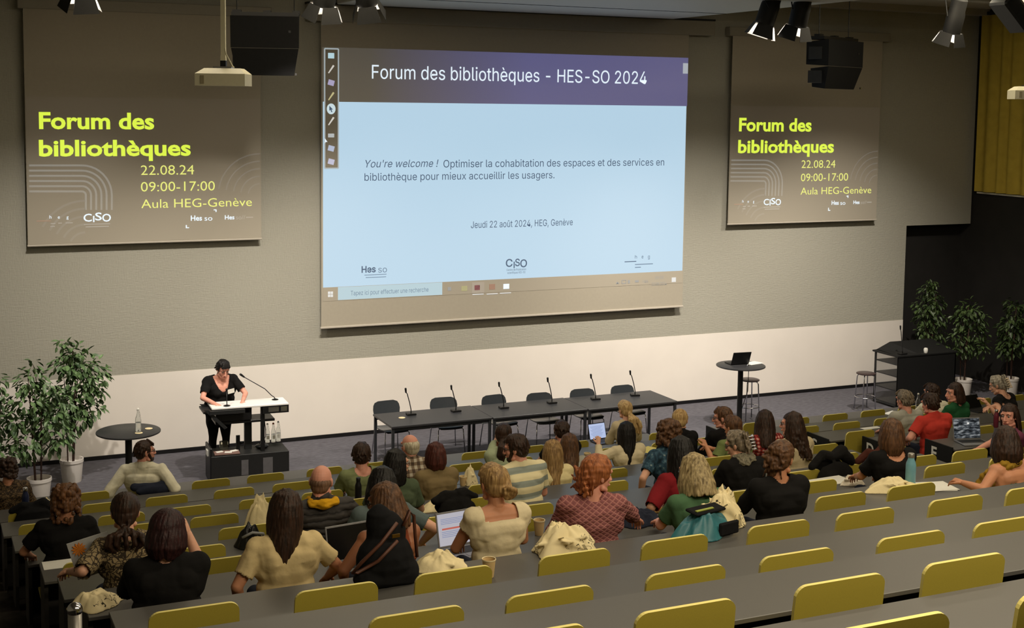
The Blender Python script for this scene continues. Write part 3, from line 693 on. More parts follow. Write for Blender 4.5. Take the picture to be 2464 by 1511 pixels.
tree('potted ficus tree with bare lower stems in front of the black alcove wall', 18.08, 19.0, 1.9, 0, [(.0, 1.72, .2), (.2, 1.55, .25), (-.08, 1.5, .2), (.25, 1.25, .25), (-.15, 1.2, .2), (-.35, .95, .16), (-.5, 1.0, .1), (.0, .98, .22), (.35, .95, .2)], 560, M_leafR, 13, (.17, .37))
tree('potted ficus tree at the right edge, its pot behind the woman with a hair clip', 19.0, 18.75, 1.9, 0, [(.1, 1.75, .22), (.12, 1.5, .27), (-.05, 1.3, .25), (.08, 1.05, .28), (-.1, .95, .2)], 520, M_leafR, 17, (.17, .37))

# ------------------------------------------------------------------ hung equipment
def spotlight(lab, px, py, Y, L, tilt, yaw, power, aim, k=1.45):
    """cylindrical theatre lamp with four barn doors hanging from a yoke; (px, py) is the centre of its mouth"""
    p = at_y(px, py, Y); t = thing('stage_spotlight', lab, 'spotlight', tuple(p), 0, 'stage spotlights under the ceiling')
    B = rot('Z', yaw)@rot('X', tilt)          # local -z is the beam
    def put(mb): mb.v = [v@B.T*k for v in mb.v]; return mb
    put(MB().lathe([(.092, .0), (.095, .03), (.095, .20), (.085, .24), (.085, L), (.05, L+.03)], n=20, caps=False)).build('housing', M_black, t, smooth=40)
    put(MB().lathe([(.085, .018), (.0, .022)], n=20, caps=False)).build('lens', mat('lit lens', (255, 250, 240), emit=(255, 246, 232), estr=45.), t)
    for q in range(4):
        a = q*math.pi/2+.25; c, s_ = math.cos(a), math.sin(a); e = np.array([-s_, c, 0]); o_ = np.array([c, s_, 0])
        V = [o_*.09+e*.075, o_*.09-e*.075, o_*.14-e*.105+np.array((0, 0, -.13)), o_*.14+e*.105+np.array((0, 0, -.13))]
        V = [np.array((v[0], v[1], v[2]+.01)) for v in V]; V2 = [v+o_*.004 for v in V]
        f = MB(); f.add(V+V2, [[0, 1, 2, 3], [7, 6, 5, 4], [0, 4, 5, 1], [1, 5, 6, 2], [2, 6, 7, 3], [3, 7, 4, 0]]); f.mi = [1, 0, 0, 0, 0, 0]
        put(f).build('barn_door', [M_black, M_doorin], t)
    MB().tube([B@np.array((.11, 0, L*.5))*k, np.array((.12, .0, L+.1))*k, np.array((-.12, 0, L+.1))*k, B@np.array((-.11, 0, L*.5))*k], .01, 6).build('yoke', M_black, t)
    MB().tube([(0, 0, (L+.1)*k), (0, 0, 7.4-p[2])], .014, 6).build('hanger', M_black, t)
    if power:
        l = bpy.data.lights.new('stage_spotlight_beam', 'SPOT'); l.energy = power; l.color = (1., .92, .82); l.spot_size = math.radians(80); l.spot_blend = 1.; l.shadow_soft_size = .06
        lo = bpy.data.objects.new('stage_spotlight_beam', l); COL.objects.link(lo)
        d = Vector(aim)-Vector(p); lo.location = Vector(p)+d.normalized()*.30; lo.rotation_euler = d.to_track_quat('-Z', 'Y').to_euler()
    return t
M_doorin = mat('barn door lit inside', (200, 196, 190), .5)  # pale on the inner face only, lamplight on the doors put into the colour
SPW = 820
spotlight('stage spotlight hanging above the left poster screen', 193, -14, 16, .3, .35, 0, SPW*.95, (2.2, 19.9, .6))
spotlight('stage spotlight with open doors beside the left line array loudspeaker', 779, 14, 16, .32, .35, .1, SPW*.95, (5.0, 19.9, .6))
spotlight('tilted stage spotlight at the top corner of the main screen', 884, 10, 16, .32, .5, -.6, SPW*.95, (7.6, 19.9, .6))
spotlight('tilted stage spotlight left of a pair over the right poster screen', 1838, 60, 16, .34, .3, .9, SPW*1.3, (10.2, 19.9, .6))
spotlight('upright stage spotlight right of a pair over the right poster screen', 1918, 64, 16, .34, .3, .1, SPW*1.3, (13.0, 19.9, .6))
spotlight('lone stage spotlight near the yellow curtain', 2289, 80, 16, .36, .3, 0, SPW*1.3, (16.0, 19.9, .6))
spotlight('stage spotlight just showing at the top edge above the main screen', 1253, -48, 16.5, .3, .3, 0, 0, (9, 19.9, .6))
# big floodlight at the top right
p = at_y(2450, 35, 14.5); t = thing('floodlight', 'large dark floodlight with a bright slit at the top right corner', 'floodlight', tuple(p), 0)
B = rot('Y', math.radians(42))
f = MB().box((0, .15, .05), (.62, .35, .26), bev=.03); f.v = [v@B.T for v in f.v]; f.build('housing', M_dgrey, t)
f = MB().box((-.03, -.03, .19), (.5, .02, .02)); f.v = [v@B.T for v in f.v]; f.build('lit_slit', mat('lit slit', (255, 236, 210), emit=(255, 226, 196), estr=1.2), t)
MB().tube([(0.1, .15, .1), (.1, .15, 7.4-p[2])], .02).build('hanger', M_black, t)
# line array loudspeakers
M_spk = mat('loudspeaker black', (24, 24, 24), .85, var=.08, spec=.15)
def line_array(lab, corners, Y, turn):
    (xa, ya_), (xb, yb_) = corners; a = at_y(xa, ya_, Y); b = at_y(xb, yb_, Y)
    w = b[0]-a[0]; t = thing('line_array_loudspeaker', lab, 'loudspeaker', ((a[0]+b[0])/2, Y, a[2]), turn, 'hung line array loudspeakers')
    h1, h2 = .42, .36; dp = .46
    for k, (z0, z1, s0, s1) in enumerate(((-.06-h1, -.06, .99, 1.), (-.06-h1-h2, -.065-h1, .84, .98))):
        V = [[-w/2*s0, 0+(.10 if k else 0), z0], [w/2*s0, (.10 if k else 0), z0], [w/2*s1, 0, z1], [-w/2*s1, 0, z1]]
        V += [[v[0]*.8, dp-(.08 if k else 0), v[2]+.03*(1 if v[2] == z0 else -1)] for v in V]
        MB().add(V, [[0, 1, 2, 3], [7, 6, 5, 4], [0, 4, 5, 1], [1, 5, 6, 2], [2, 6, 7, 3], [3, 7, 4, 0]]).build('cabinet', M_spk, t)
    for zz in (-.27, -.65):
        MB().prism(rrect(-.012, .012, zz-.1, zz+.1, .01), .1, .34).build('side_handle', M_dgrey, t).location = (-w/2*.93, .03, 0)
    MB().box((w*.36, -.004, -.26), (.03, .006, .03)).build('badge', M_dgrey, t)
    MB().box((0, dp/2, -.03), (w*.98, dp*.6, .05)).build('flying_frame', M_blk, t)
    MB().box((-w*.42, dp/2, .0), (.12, .1, .06)).build('frame_bracket', M_blk, t); MB().box((.02, dp/2, .0), (.1, .1, .05)).build('frame_bracket', M_blk, t); MB().box((w*.45, dp/2, .0), (.1, .1, .05)).build('frame_bracket', M_blk, t)
    for sx in (-.42, .42): MB().tube([(w*sx, dp/2, 0), (w*sx, dp/2, 7.4-a[2])], .008, 6).build('suspension_cable', M_blk, t)
    for q in ((w*.45, -.0, -.06-h1-h2+.02),): MB().box(q, (.02, .02, .03)).build('corner_fitting', M_steel, t)
    return t
line_array('black line array loudspeaker hung behind the white projector', ((555, 24), (717, 29)), 17.5, -.30)
line_array('black line array loudspeaker hung before the right poster screen', ((1966, 86), (2108, 82)), 17.5, .42)
# projectors
M_beige = mat('beige projector shell', (206, 200, 172), .5, var=.03)
def projector(lab, px, py, Y, rz, pole_top=7.4):
    p = at_y(px, py-12, Y); t = thing('ceiling_projector', lab, 'projector', tuple(p), rz)
    MB().add([[-.27, -.2, -.13], [.27, -.2, -.13], [.27, .2, -.13], [-.27, .2, -.13], [-.27, -.2, 0], [.27, -.2, 0], [.27, .2, 0], [-.27, .2, 0], [-.19, -.1, .06], [.2, -.1, .06], [.2, .14, .06], [-.19, .14, .06]],
             [[3, 2, 1, 0], [0, 1, 5, 4], [1, 2, 6, 5], [2, 3, 7, 6], [3, 0, 4, 7], [4, 5, 9, 8], [5, 6, 10, 9], [6, 7, 11, 10], [7, 4, 8, 11], [8, 9, 10, 11]]).build('body', M_beige, t)
    MB().box((-.19, -.203, -.065), (.04, .008, .09)).build('side_vent', mat('projector vent', (150, 140, 112), .6), t)
    MB().lathe([(.06, .0), (.06, .05), (.045, .06)], (0, .2, -.05), n=20, ax=rot('X', -math.pi/2)).build('lens', M_blk, t, smooth=40)
    MB().box((0, 0, .07), (.2, .16, .02)).build('mount_plate', M_steel, t)
    MB().box((0, 0, .11), (.06, .06, .07)).build('mount_joint', M_blk, t)
    MB().box((0, 0, .17), (.055, .055, .06)).box((0, 0, (.2+pole_top-p[2])/2), (.05, .05, pole_top-p[2]-.2)).build('pole', M_beige, t)
    MB().tube([(.02, -.02, .28), (.03, -.02, .22), (.1, -.03, .09), (.12, -.03, .07)], .009, 6).build('cable', M_beige, t, smooth=True)
    return t
projector('beige ceiling projector on a pole in front of the left poster screen', 538, 190, 14.6, -.42)
t2 = projector('white ceiling projector at the right edge before the yellow curtain', 2478, 230, 15.0, -.5)
# ------------------------------------------------------------------ tiers: desks and seats
M_desk = mat('grey desk laminate', (84, 82, 79), .4, var=.04, scale=200, spec=.45)
M_deskf = mat('dark desk front', (44, 42, 40), .6)
M_yel = mat('olive yellow seat shell', (172, 156, 62), .5, var=.05, scale=300, spec=.35)
M_yedge = mat('pale yellow shell edge', (228, 214, 128), .5, var=.03)  # pale ply core, also lightened for the highlight from overhead light
def shell(parent, name, prof, hw, r, th, notch=True):
    """sheet of moulded ply following prof [(y, z)...] from the top of the back down, its first corners rounded"""
    P = [np.array(p) for p in prof]; d = 0; rows = []
    fine = []
    for i in range(len(P)-1):
        n = 6 if i == 0 else 2
        for k in range(n): fine.append(P[i]+(P[i+1]-P[i])*k/n)
    fine.append(P[-1]); ds = [0.]
    for i in range(1, len(fine)): ds.append(ds[-1]+np.linalg.norm(fine[i]-fine[i-1]))
    extra = [fine[0]+(fine[1]-fine[0])/np.linalg.norm(fine[1]-fine[0])*r*(1-math.cos(math.radians(a))) for a in (0, 15, 30, 45, 60, 75)]
    fine = extra+[q for q, e in zip(fine, ds) if e > r]; ds = [0.]
    for i in range(1, len(fine)): ds.append(ds[-1]+np.linalg.norm(fine[i]-fine[i-1]))
    tot = ds[-1]; rings = []
    for i, (q, e) in enumerate(zip(fine, ds)):
        t = fine[min(i+1, len(fine)-1)]-fine[max(i-1, 0)]; t /= np.linalg.norm(t); n = np.array([t[1], -t[0]])
        w = hw-r+math.sqrt(max(0, r*r-(r-e)**2)) if e < r else hw
        if tot-e < r*.6: w = w-.6*r+math.sqrt(max(0, (.6*r)**2-(.6*r-(tot-e))**2))
        a, b = q+n*th/2, q-n*th/2
        rings.append(np.array([[-w, a[0], a[1]], [w, a[0], a[1]], [w, b[0], b[1]], [-w, b[0], b[1]]]))
    f = MB(); f.grid_ring(rings)
    k = len(rings)-1; f.mi = []
    for i in range(k): f.mi += [0, 1, 0, 1]
    f.mi += [1, 1]
    return f.build(name, [M_yel, M_yedge], parent)
def make_seat():
    t = thing('auditorium_seat', '', 'seat')
    # origin on the tier floor under the top edge of the backrest; top of the back at z = .92
    shell(t, 'backrest', [(0, .92), (.035, .60), (.05, .52)], .23, .055, .016)
    shell(t, 'seat', [(.05, .515), (.07, .455), (.12, .43), (.30, .445), (.44, .452), (.47, .44)], .22, .05, .016)
    MB().box((0, .14, .22), (.06, .05, .43)).box((0, .14, .012), (.2, .12, .02)).build('leg', M_deskf, t)
    return t
seat0 = make_seat(); used = [False]
SEATS = []
rowname = ['front', 'second', 'third', 'fourth', 'fifth', 'sixth', 'seventh', 'eighth', 'ninth', 'tenth', 'eleventh', 'twelfth']
def place_seat(x, i, lab, grp):
    o = seat0 if not used[0] else copy_tree(seat0); used[0] = True
    o.location = (x, YR[i], ZT[i]-.92); o['label'] = lab; o['group'] = grp; return o
def in_frame(p, m=70):
    x, y, w = proj(p); return w > .3 and -m < x < W_PX+m and -m < y < H_PX+m*.6
def seat_x(i):
    return [1.26+1.42*k+d-.025*(8-i) for k in range(6) for d in (0, .75)]+[1.26+1.42*6-.025*(8-i)]
XEND = 9.98
for i in range(12):
    for k, x in enumerate(seat_x(i)):
        if x+.23 > XEND or not in_frame((x, YR[i], ZT[i]), 130): continue
        SEATS.append((x, i, place_seat(x, i, 'olive yellow seat, %s from the left aisle in the %s row from the stage' % (ords[k], rowname[i]), 'yellow seats of the main block')))
RX0 = 11.15
for i in range(5):
    for k in range(9):
        x = RX0+.71*k+(.2 if i == 3 else 0)
        if i == 4 and abs(x-11.86) > .1: continue
        if not in_frame((x, YR[i], ZT[i]), 60): continue
        SEATS.append((x, i, place_seat(x, i, 'olive yellow seat of the right block, %s from the centre aisle in the %s row' % (ords[k], rowname[i]), 'yellow seats of the right block')))
def desk_z(i): return .55 if i < 0 else ZT[i]-{9: .025, 10: .08}.get(i, .06)
def desk(lab, x0, x1, i, letter=None, grp='desk rows'):
    """desk behind the seats of row i (i = -1: in front of the first row)"""
    zt = desk_z(i)
    yf = YR[i]-.12 if i >= 0 else 16.93
    zf = (ZT[i+1]-.92) if i < 12 else zt-.7
    t = thing('row_desk', lab, 'desk', (0, 0, 0), 0, grp)
    MB().box(((x0+x1)/2, yf-.235, zt-.0125), (x1-x0, .47, .025), bev=.003).build('worktop', M_desk, t)
    MB().box(((x0+x1)/2, yf-.03, (zt-.03+zf)/2), (x1-x0-.04, .02, zt-.03-zf)).build('front_panel', M_deskf, t)
    n = max(2, int((x1-x0)/1.42)+1)
    for k in range(1, n):
        MB().box((x0+(x1-x0)*k/n, yf-.2, (zt-.03+zf)/2), (.03, .3, zt-.03-zf)).build('support', M_deskf, t)
    if letter is None:
        MB().box((x0+.02, yf-.21, (zt-.03+zf)/2), (.03, .36, zt-.03-zf)).build('end_panel', M_deskf, t)
    else:
        e = MB().box((x0-.012, yf-.21, zt-.11), (.02, .46, .26)).build('end_panel', M_black, t)
        cu = bpy.data.curves.new('letter', 'FONT'); cu.body = letter; cu.size = .2; cu.offset = .006; cu.align_x = 'CENTER'
        q = bpy.data.objects.new('letter', cu); COL.objects.link(q); bpy.context.view_layer.update()
        me = bpy.data.meshes.new_from_object(q.evaluated_get(bpy.context.evaluated_depsgraph_get())); bpy.data.objects.remove(q)
        me.materials.clear(); me.materials.append(mat('white row letter', (235, 235, 230), .6))
        q = link('row_letter', me, e); q.matrix_local = Matrix.Translation((x0-.0235, yf-.14, zt-.18))@Matrix.Rotation(-math.pi/2, 4, 'Z')@Matrix.Rotation(math.pi/2, 4, 'X')
    return t
desk('long dark desk in front of the front row of the main block', .72, XEND, -1)
for i in range(12):
    desk('long grey desk directly behind the %s row of yellow seats in the main block' % rowname[i], .74+.033*i, XEND if i < 7 else 10.4 if i < 9 else 9.2, i)
desk('dark desk in front of the right block, lettered A on its end', 11.05, 17.2, -1, 'A', 'desk rows of the right block')
for i, l in enumerate('BCDE'):
    desk('grey desk behind the %s row of the right block, lettered %s on its end' % (rowname[i], l), 11.12, 17.2, i, l, 'desk rows of the right block')
# handrail post
p = at_y(180, 1467, 7.4); t = thing('handrail', 'steel handrail post with ball top beside the left aisle', 'handrail', (p[0], 7.4, 0))
zf = ZF[8] if False else ZF[7]
MB().ell((0, 0, p[2]), .042, n=20, m=14).build('ball', M_steel, t, smooth=True)
MB().lathe([(.038, zf), (.038, p[2]-.02)], n=20).build('post', mat('brushed post', (150, 146, 140), .35, metal=.8), t, smooth=True)
MB().tube([(0, 0, p[2]-.12), (.05, -.25, p[2]-.10), (.1, -.9, p[2]+.12)], .022, 12).build('rail', mat('dark handrail', (60, 46, 38), .4), t, smooth=True)

def occupy(x, i):
    """the backrest sinks when the seat is taken"""
    best = None
    for sx, si, o in SEATS:
        if si == i and abs(o.location.x-x) < .42 and (best is None or abs(o.location.x-x) < abs(best.location.x-x)): best = o
    if best is not None and not best.get('taken'):
        best['taken'] = 1; d = max(-.13, min(.13, x-best.location.x)); best.location.x += d
        best['label'] = best['label'].replace('olive yellow seat', 'occupied yellow seat')
    for sx, si, o in SEATS:
        if si == i and (o is best or abs(o.location.x-x) < .29):
            for c in o.children:
                if c.name.startswith('backrest'): c.location.z = -.13
# ------------------------------------------------------------------ people
SKIN = {}
def skin(name, rgb):
    return mat('skin '+name, rgb, .5, var=.06, scale=14, spec=.35)
SK_L = skin('light', (222, 168, 140)); SK_T = skin('tan', (198, 138, 104)); SK_D = skin('brown', (150, 98, 70)); SK_P = skin('pink', (226, 160, 138))
M_eye = mat('eye white', (186, 178, 170), .3, var=0.); M_iris = mat('dark iris', (44, 30, 22), .2); M_brow = mat('brow', (60, 42, 32), .9); M_lip = mat('lips', (168, 92, 82), .5)
M_gl = mat('dark spectacle frame', (28, 24, 24), .3); M_shoe = mat('dark shoe', (34, 30, 30), .5)
def hair_mat(name, a, b):
    m = mat('hair '+name, a, .5, rgb2=b, scale=26, spec=.3, stretch=(2.2, 2.2, .22), bump=.5, bscale=40); return m
H_dk = hair_mat('dark brown', (30, 20, 15), (66, 44, 32)); H_bk = hair_mat('black', (10, 9, 9), (30, 26, 25)); H_br = hair_mat('brown', (58, 38, 26), (112, 78, 52))
H_rd = hair_mat('red', (112, 60, 32), (180, 110, 66)); H_au = hair_mat('auburn', (66, 42, 26), (122, 82, 50)); H_bl = hair_mat('blond', (150, 116, 72), (214, 182, 126))
H_db = hair_mat('dark blond', (108, 80, 48), (182, 148, 98)); H_gr = hair_mat('grey', (104, 96, 84), (188, 180, 164)); H_gd = hair_mat('grey brown', (70, 60, 50), (150, 136, 116))
H_st = hair_mat('stubble', (96, 72, 56), (140, 108, 86)); H_wh = hair_mat('white', (170, 158, 132), (224, 214, 190)); H_pl = hair_mat('plum', (30, 14, 16), (60, 32, 32)); H_rb = hair_mat('red brown', (54, 24, 20), (96, 50, 42)); H_gb = hair_mat('grey blond', (98, 82, 54), (190, 170, 126))
def cloth(name, rgb, **k):
    k.setdefault('bump', .35); k.setdefault('bscale', 22); return mat('cloth '+name, rgb, .9, var=.10, scale=8, spec=.12, **k)
def stripes(N, L, o):
    z = axis(N, L, o, 2); f = math_node(N, L, 'FRACT', math_node(N, L, 'MULTIPLY', z, 8.2)); return f
M_stripe = pattern_mat('cloth cream and grey stripes', [(.0, (232, 220, 178)), (.50, (232, 220, 178)), (.54, (150, 158, 150)), (.97, (150, 158, 150)), (1., (232, 220, 178))], stripes)
def snake(N, L, o):
    v = N.new('ShaderNodeTexVoronoi'); v.feature = 'DISTANCE_TO_EDGE'; v.inputs['Scale'].default_value = 34
    nz = N.new('ShaderNodeTexNoise'); nz.inputs['Scale'].default_value = 12; mx = N.new('ShaderNodeMixRGB'); mx.inputs[0].default_value = .12; L.new(o, mx.inputs[1]); L.new(nz.outputs['Color'], mx.inputs[2]); L.new(o, nz.inputs['Vector']); L.new(mx.outputs[0], v.inputs['Vector'])
    return v.outputs['Distance']
M_snake = pattern_mat('cloth snake print', [(.0, (52, 44, 34)), (.09, (60, 50, 38)), (.16, (150, 132, 98)), (1., (112, 96, 68))], snake)
M_leaf = pattern_mat('cloth brown foliage print', [(.0, (34, 28, 22)), (.1, (60, 48, 36)), (.2, (104, 84, 58)), (1., (66, 52, 38))], snake)
def lace(N, L, o):
    x = axis(N, L, o, 0); z = axis(N, L, o, 2); a = math_node(N, L, 'ABSOLUTE', math_node(N, L, 'SINE', math_node(N, L, 'MULTIPLY', math_node(N, L, 'ADD', x, math_node(N, L, 'MULTIPLY', z, 1.5)), 62)))
    b = math_node(N, L, 'ABSOLUTE', math_node(N, L, 'SINE', math_node(N, L, 'MULTIPLY', math_node(N, L, 'SUBTRACT', x, math_node(N, L, 'MULTIPLY', z, 1.5)), 62))); return math_node(N, L, 'MINIMUM', a, b)
M_lace = pattern_mat('cloth mauve lace', [(.0, (184, 132, 124)), (.2, (158, 102, 98)), (.45, (136, 84, 84)), (1., (126, 76, 78))], lace, bump=.5)
def plaid(s):
    def f(N, L, o):
        x = axis(N, L, o, 0); z = axis(N, L, o, 2)
        a = math_node(N, L, 'FRACT', math_node(N, L, 'MULTIPLY', x, s)); b = math_node(N, L, 'FRACT', math_node(N, L, 'MULTIPLY', z, s))
        a = math_node(N, L, 'GREATER_THAN', a, .5); b = math_node(N, L, 'GREATER_THAN', b, .5); return math_node(N, L, 'MULTIPLY', math_node(N, L, 'ADD', a, b), .5)
    return f
M_plaid = pattern_mat('cloth grey plaid', [(.0, (206, 196, 178)), (.3, (206, 196, 178)), (.5, (140, 122, 102)), (.8, (86, 70, 58)), (1., (86, 70, 58))], plaid(14))
M_plaidr = pattern_mat('cloth red plaid', [(.0, (206, 150, 140)), (.3, (206, 150, 140)), (.5, (150, 52, 46)), (.8, (92, 28, 28)), (1., (92, 28, 28))], plaid(24))
def quilt(N, L, o):
    z = axis(N, L, o, 2); nz = N.new('ShaderNodeTexNoise'); nz.inputs['Scale'].default_value = 9; L.new(o, nz.inputs['Vector'])
    return math_node(N, L, 'ABSOLUTE', math_node(N, L, 'SINE', math_node(N, L, 'ADD', math_node(N, L, 'MULTIPLY', z, 58), math_node(N, L, 'MULTIPLY', nz.outputs['Fac'], 3))))
M_quilt = pattern_mat('cloth quilted charcoal', [(0, (30, 28, 28)), (.3, (50, 47, 46)), (1, (62, 58, 56))], quilt, rough=.6, bump=.9)
def batik(N, L, o):
    nz = N.new('ShaderNodeTexNoise'); nz.inputs['Scale'].default_value = 26; nz.inputs['Detail'].default_value = 4; L.new(o, nz.inputs['Vector']); return nz.outputs['Fac']
M_teal = pattern_mat('cloth blue batik', [(.3, (22, 36, 46)), (.5, (40, 66, 84)), (.64, (66, 96, 112)), (.74, (150, 160, 158))], batik)
M_scarf = pattern_mat('cloth mottled scarf', [(.3, (70, 66, 56)), (.5, (140, 134, 114)), (.62, (108, 100, 84)), (.75, (196, 190, 168))], batik)
C_black = cloth('black', (26, 25, 25)); C_white = cloth('white shirt', (226, 220, 196), bump=.6, bscale=14); C_beige = cloth('beige', (212, 190, 142)); C_cream = cloth('cream', (226, 210, 160)); C_olive = cloth('olive', (126, 134, 94))
C_khaki = cloth('khaki', (134, 116, 82)); C_sage = cloth('sage', (168, 178, 146)); C_oat = cloth('oat', (192, 176, 142)); C_green = cloth('green', (74, 106, 76)); C_dgreen = cloth('deep green', (36, 84, 52)); C_red = cloth('red', (192, 62, 52)); C_burg = cloth('burgundy', (124, 30, 36))
C_grey = cloth('grey', (170, 168, 156)); C_purple = cloth('purple', (116, 62, 84)); C_navy = cloth('navy', (40, 44, 58)); C_jean = cloth('denim', (52, 60, 84)); C_slate = cloth('slate', (92, 104, 104)); C_yel = cloth('yellow', (214, 160, 34)); C_ochre = cloth('ochre', (150, 118, 40)); C_lawn = cloth('moss', (112, 124, 76)); C_ecru = cloth('ecru linen', (218, 204, 170)); C_green2 = cloth('dark sage', (80, 92, 70))
eye_me = None
def eye_mesh():
    global eye_me
    if eye_me is None:
        f = MB().ell((0, 0, 0), .0125, n=16, m=12); me = f.mesh('eye'); me.materials.append(M_eye); me.materials.append(M_iris)
        for p in me.polygons:
            c = p.center
            if c.y > .0095: p.material_index = 1
        me.shade_smooth(); eye_me = me
    return eye_me
PENDING = []                                      # (object, post function) voxel remeshed together at the end
def soft(mb, name, m, parent, vox, smooth_it=3, post=None, clean=True):
    o = mb.build(name, m, parent)
    r = o.modifiers.new('r', 'REMESH'); r.mode = 'VOXEL'; r.voxel_size = vox
    s = o.modifiers.new('s', 'SMOOTH'); s.factor = .5; s.iterations = smooth_it
    PENDING.append((o, post)); return o
def flush():
    bpy.context.view_layer.update(); dg = bpy.context.evaluated_depsgraph_get(); new = []
    for o, post in PENDING: new.append(bpy.data.meshes.new_from_object(o.evaluated_get(dg)))
    for (o, post), me in zip(PENDING, new):
        old = o.data; o.modifiers.clear(); o.data = me; bpy.data.meshes.remove(old); me.name = o.name
        if post: post(o, me)
        me.shade_smooth()
    PENDING.clear()
def coords(me):
    co = np.empty(len(me.vertices)*3); me.vertices.foreach_get('co', co); return co.reshape(-1, 3)
def put_coords(me, co): me.vertices.foreach_set('co', co.ravel()); me.update()
def cut(me, keep):
    """keep(co) -> bool array; drops the faces with a vertex outside"""
    co = coords(me); k = keep(co); bm = bmesh.new(); bm.from_mesh(me); bm.verts.ensure_lookup_table()
    bmesh.ops.delete(bm, geom=[v for v, q in zip(bm.verts, k) if not q], context='VERTS'); bm.to_mesh(me); bm.free(); me.update()
def wrinkle(me, amp, seed, sc=(9, 9, 14)):
    co = coords(me); nn = np.empty(len(me.vertices)*3); me.vertices.foreach_get('normal', nn); nn = nn.reshape(-1, 3); rd = np.random.RandomState(seed); h = np.zeros(len(co))
    for k in range(7):
        w = rd.normal(0, 1, 3)*np.array(sc)*rd.uniform(.7, 2.6); h += np.abs(np.sin(co@w+rd.uniform(0, 6)+1.2*np.sin(co@rd.normal(0, 9, 3))))*rd.uniform(.5, 1)
    h = (h-h.mean())/(h.std()+1e-6); put_coords(me, co+nn*(h*amp)[:, None])

def tri(x): return np.abs((x % 2.)-1.)
def folds(me, amp, seed, T, arms):
    """soft drag folds of a garment: a few long waves running across the back and down the sides"""
    co = coords(me); nn = np.empty(len(me.vertices)*3); me.vertices.foreach_get('normal', nn); nn = nn.reshape(-1, 3); rd = np.random.RandomState(seed); h = np.zeros(len(co))
    for k in range(6):
        w = rd.normal(0, 1, 3)*np.array((16, 7, 7) if k % 2 else (6, 8, 20)); mask = .5+.5*np.sin(co@rd.normal(0, 7, 3)+rd.uniform(0, 6))
        h += mask**2*(tri(co@w*.5+rd.uniform(0, 6)+.35*np.sin(co@rd.normal(0, 9, 3)))**1.5)
    h = (h-h.mean())/(h.std()+1e-6); put_coords(me, co+nn*np.clip(h, -1.2, 2.2)[:, None]*amp)
def hand(mb, W, d, pn, side, curl=.5, sc=1.):
    """palm and five fingers from wrist W along d; pn = palm normal (fingers curl towards it), side = +1 when the thumb lies towards +s"""
    d = d/np.linalg.norm(d); pn = pn-(pn@d)*d; pn /= np.linalg.norm(pn)+1e-9; s = np.cross(d, pn)*side
    k = sc
    mb.chain([W-d*.03, W, W+d*.045*k, W+d*.085*k], [.024*k, .024*k, .026*k, .024*k], 8)
    for q in (-.022, .0, .022): mb.cap(W+d*.02*k+s*q*.6*k, W+d*.085*k+s*q*k, .016*k, .0125*k, 7)
    for q, ln, r in ((-.031, .055, .0078), (-.0105, .072, .0085), (.0105, .078, .0087), (.031, .068, .0085)):
        p = W+d*.088*k+s*q*k; a = curl*(1.1+.4*abs(q)/.03); dd = d; pts = [p]
        for seg in (.42, .33, .25):
            dd = dd*math.cos(a*.75)+pn*math.sin(a*.75); dd /= np.linalg.norm(dd); p = p+dd*ln*seg*1.15*k; pts.append(p)
        mb.chain(pts, [r*k*1.08, r*k, r*k*.93, r*k*.8], 7)
    p = W+d*.025*k+s*.026*k; t1 = p+(d*.030+s*.024+pn*.010)*k; t2 = t1+(d*.026+s*.006+pn*.010)*k; t3 = t2+(d*.020-s*.004+pn*.008)*k
    mb.chain([p, t1, t2, t3], [.015*k, .012*k, .0105*k, .0085*k], 7)
def ik(Sh, Wr, l1, l2, pole):
    v = Wr-Sh; D = np.linalg.norm(v); D2 = min(D, l1+l2-.004); v = v/D; Wr = Sh+v*D2
    a = (l1*l1-l2*l2+D2*D2)/(2*D2); h = math.sqrt(max(0, l1*l1-a*a)); pl = np.array(pole, float); pl = pl-(pl@v)*v; pl /= np.linalg.norm(pl)+1e-9
    return Sh+v*a+pl*h, Wr

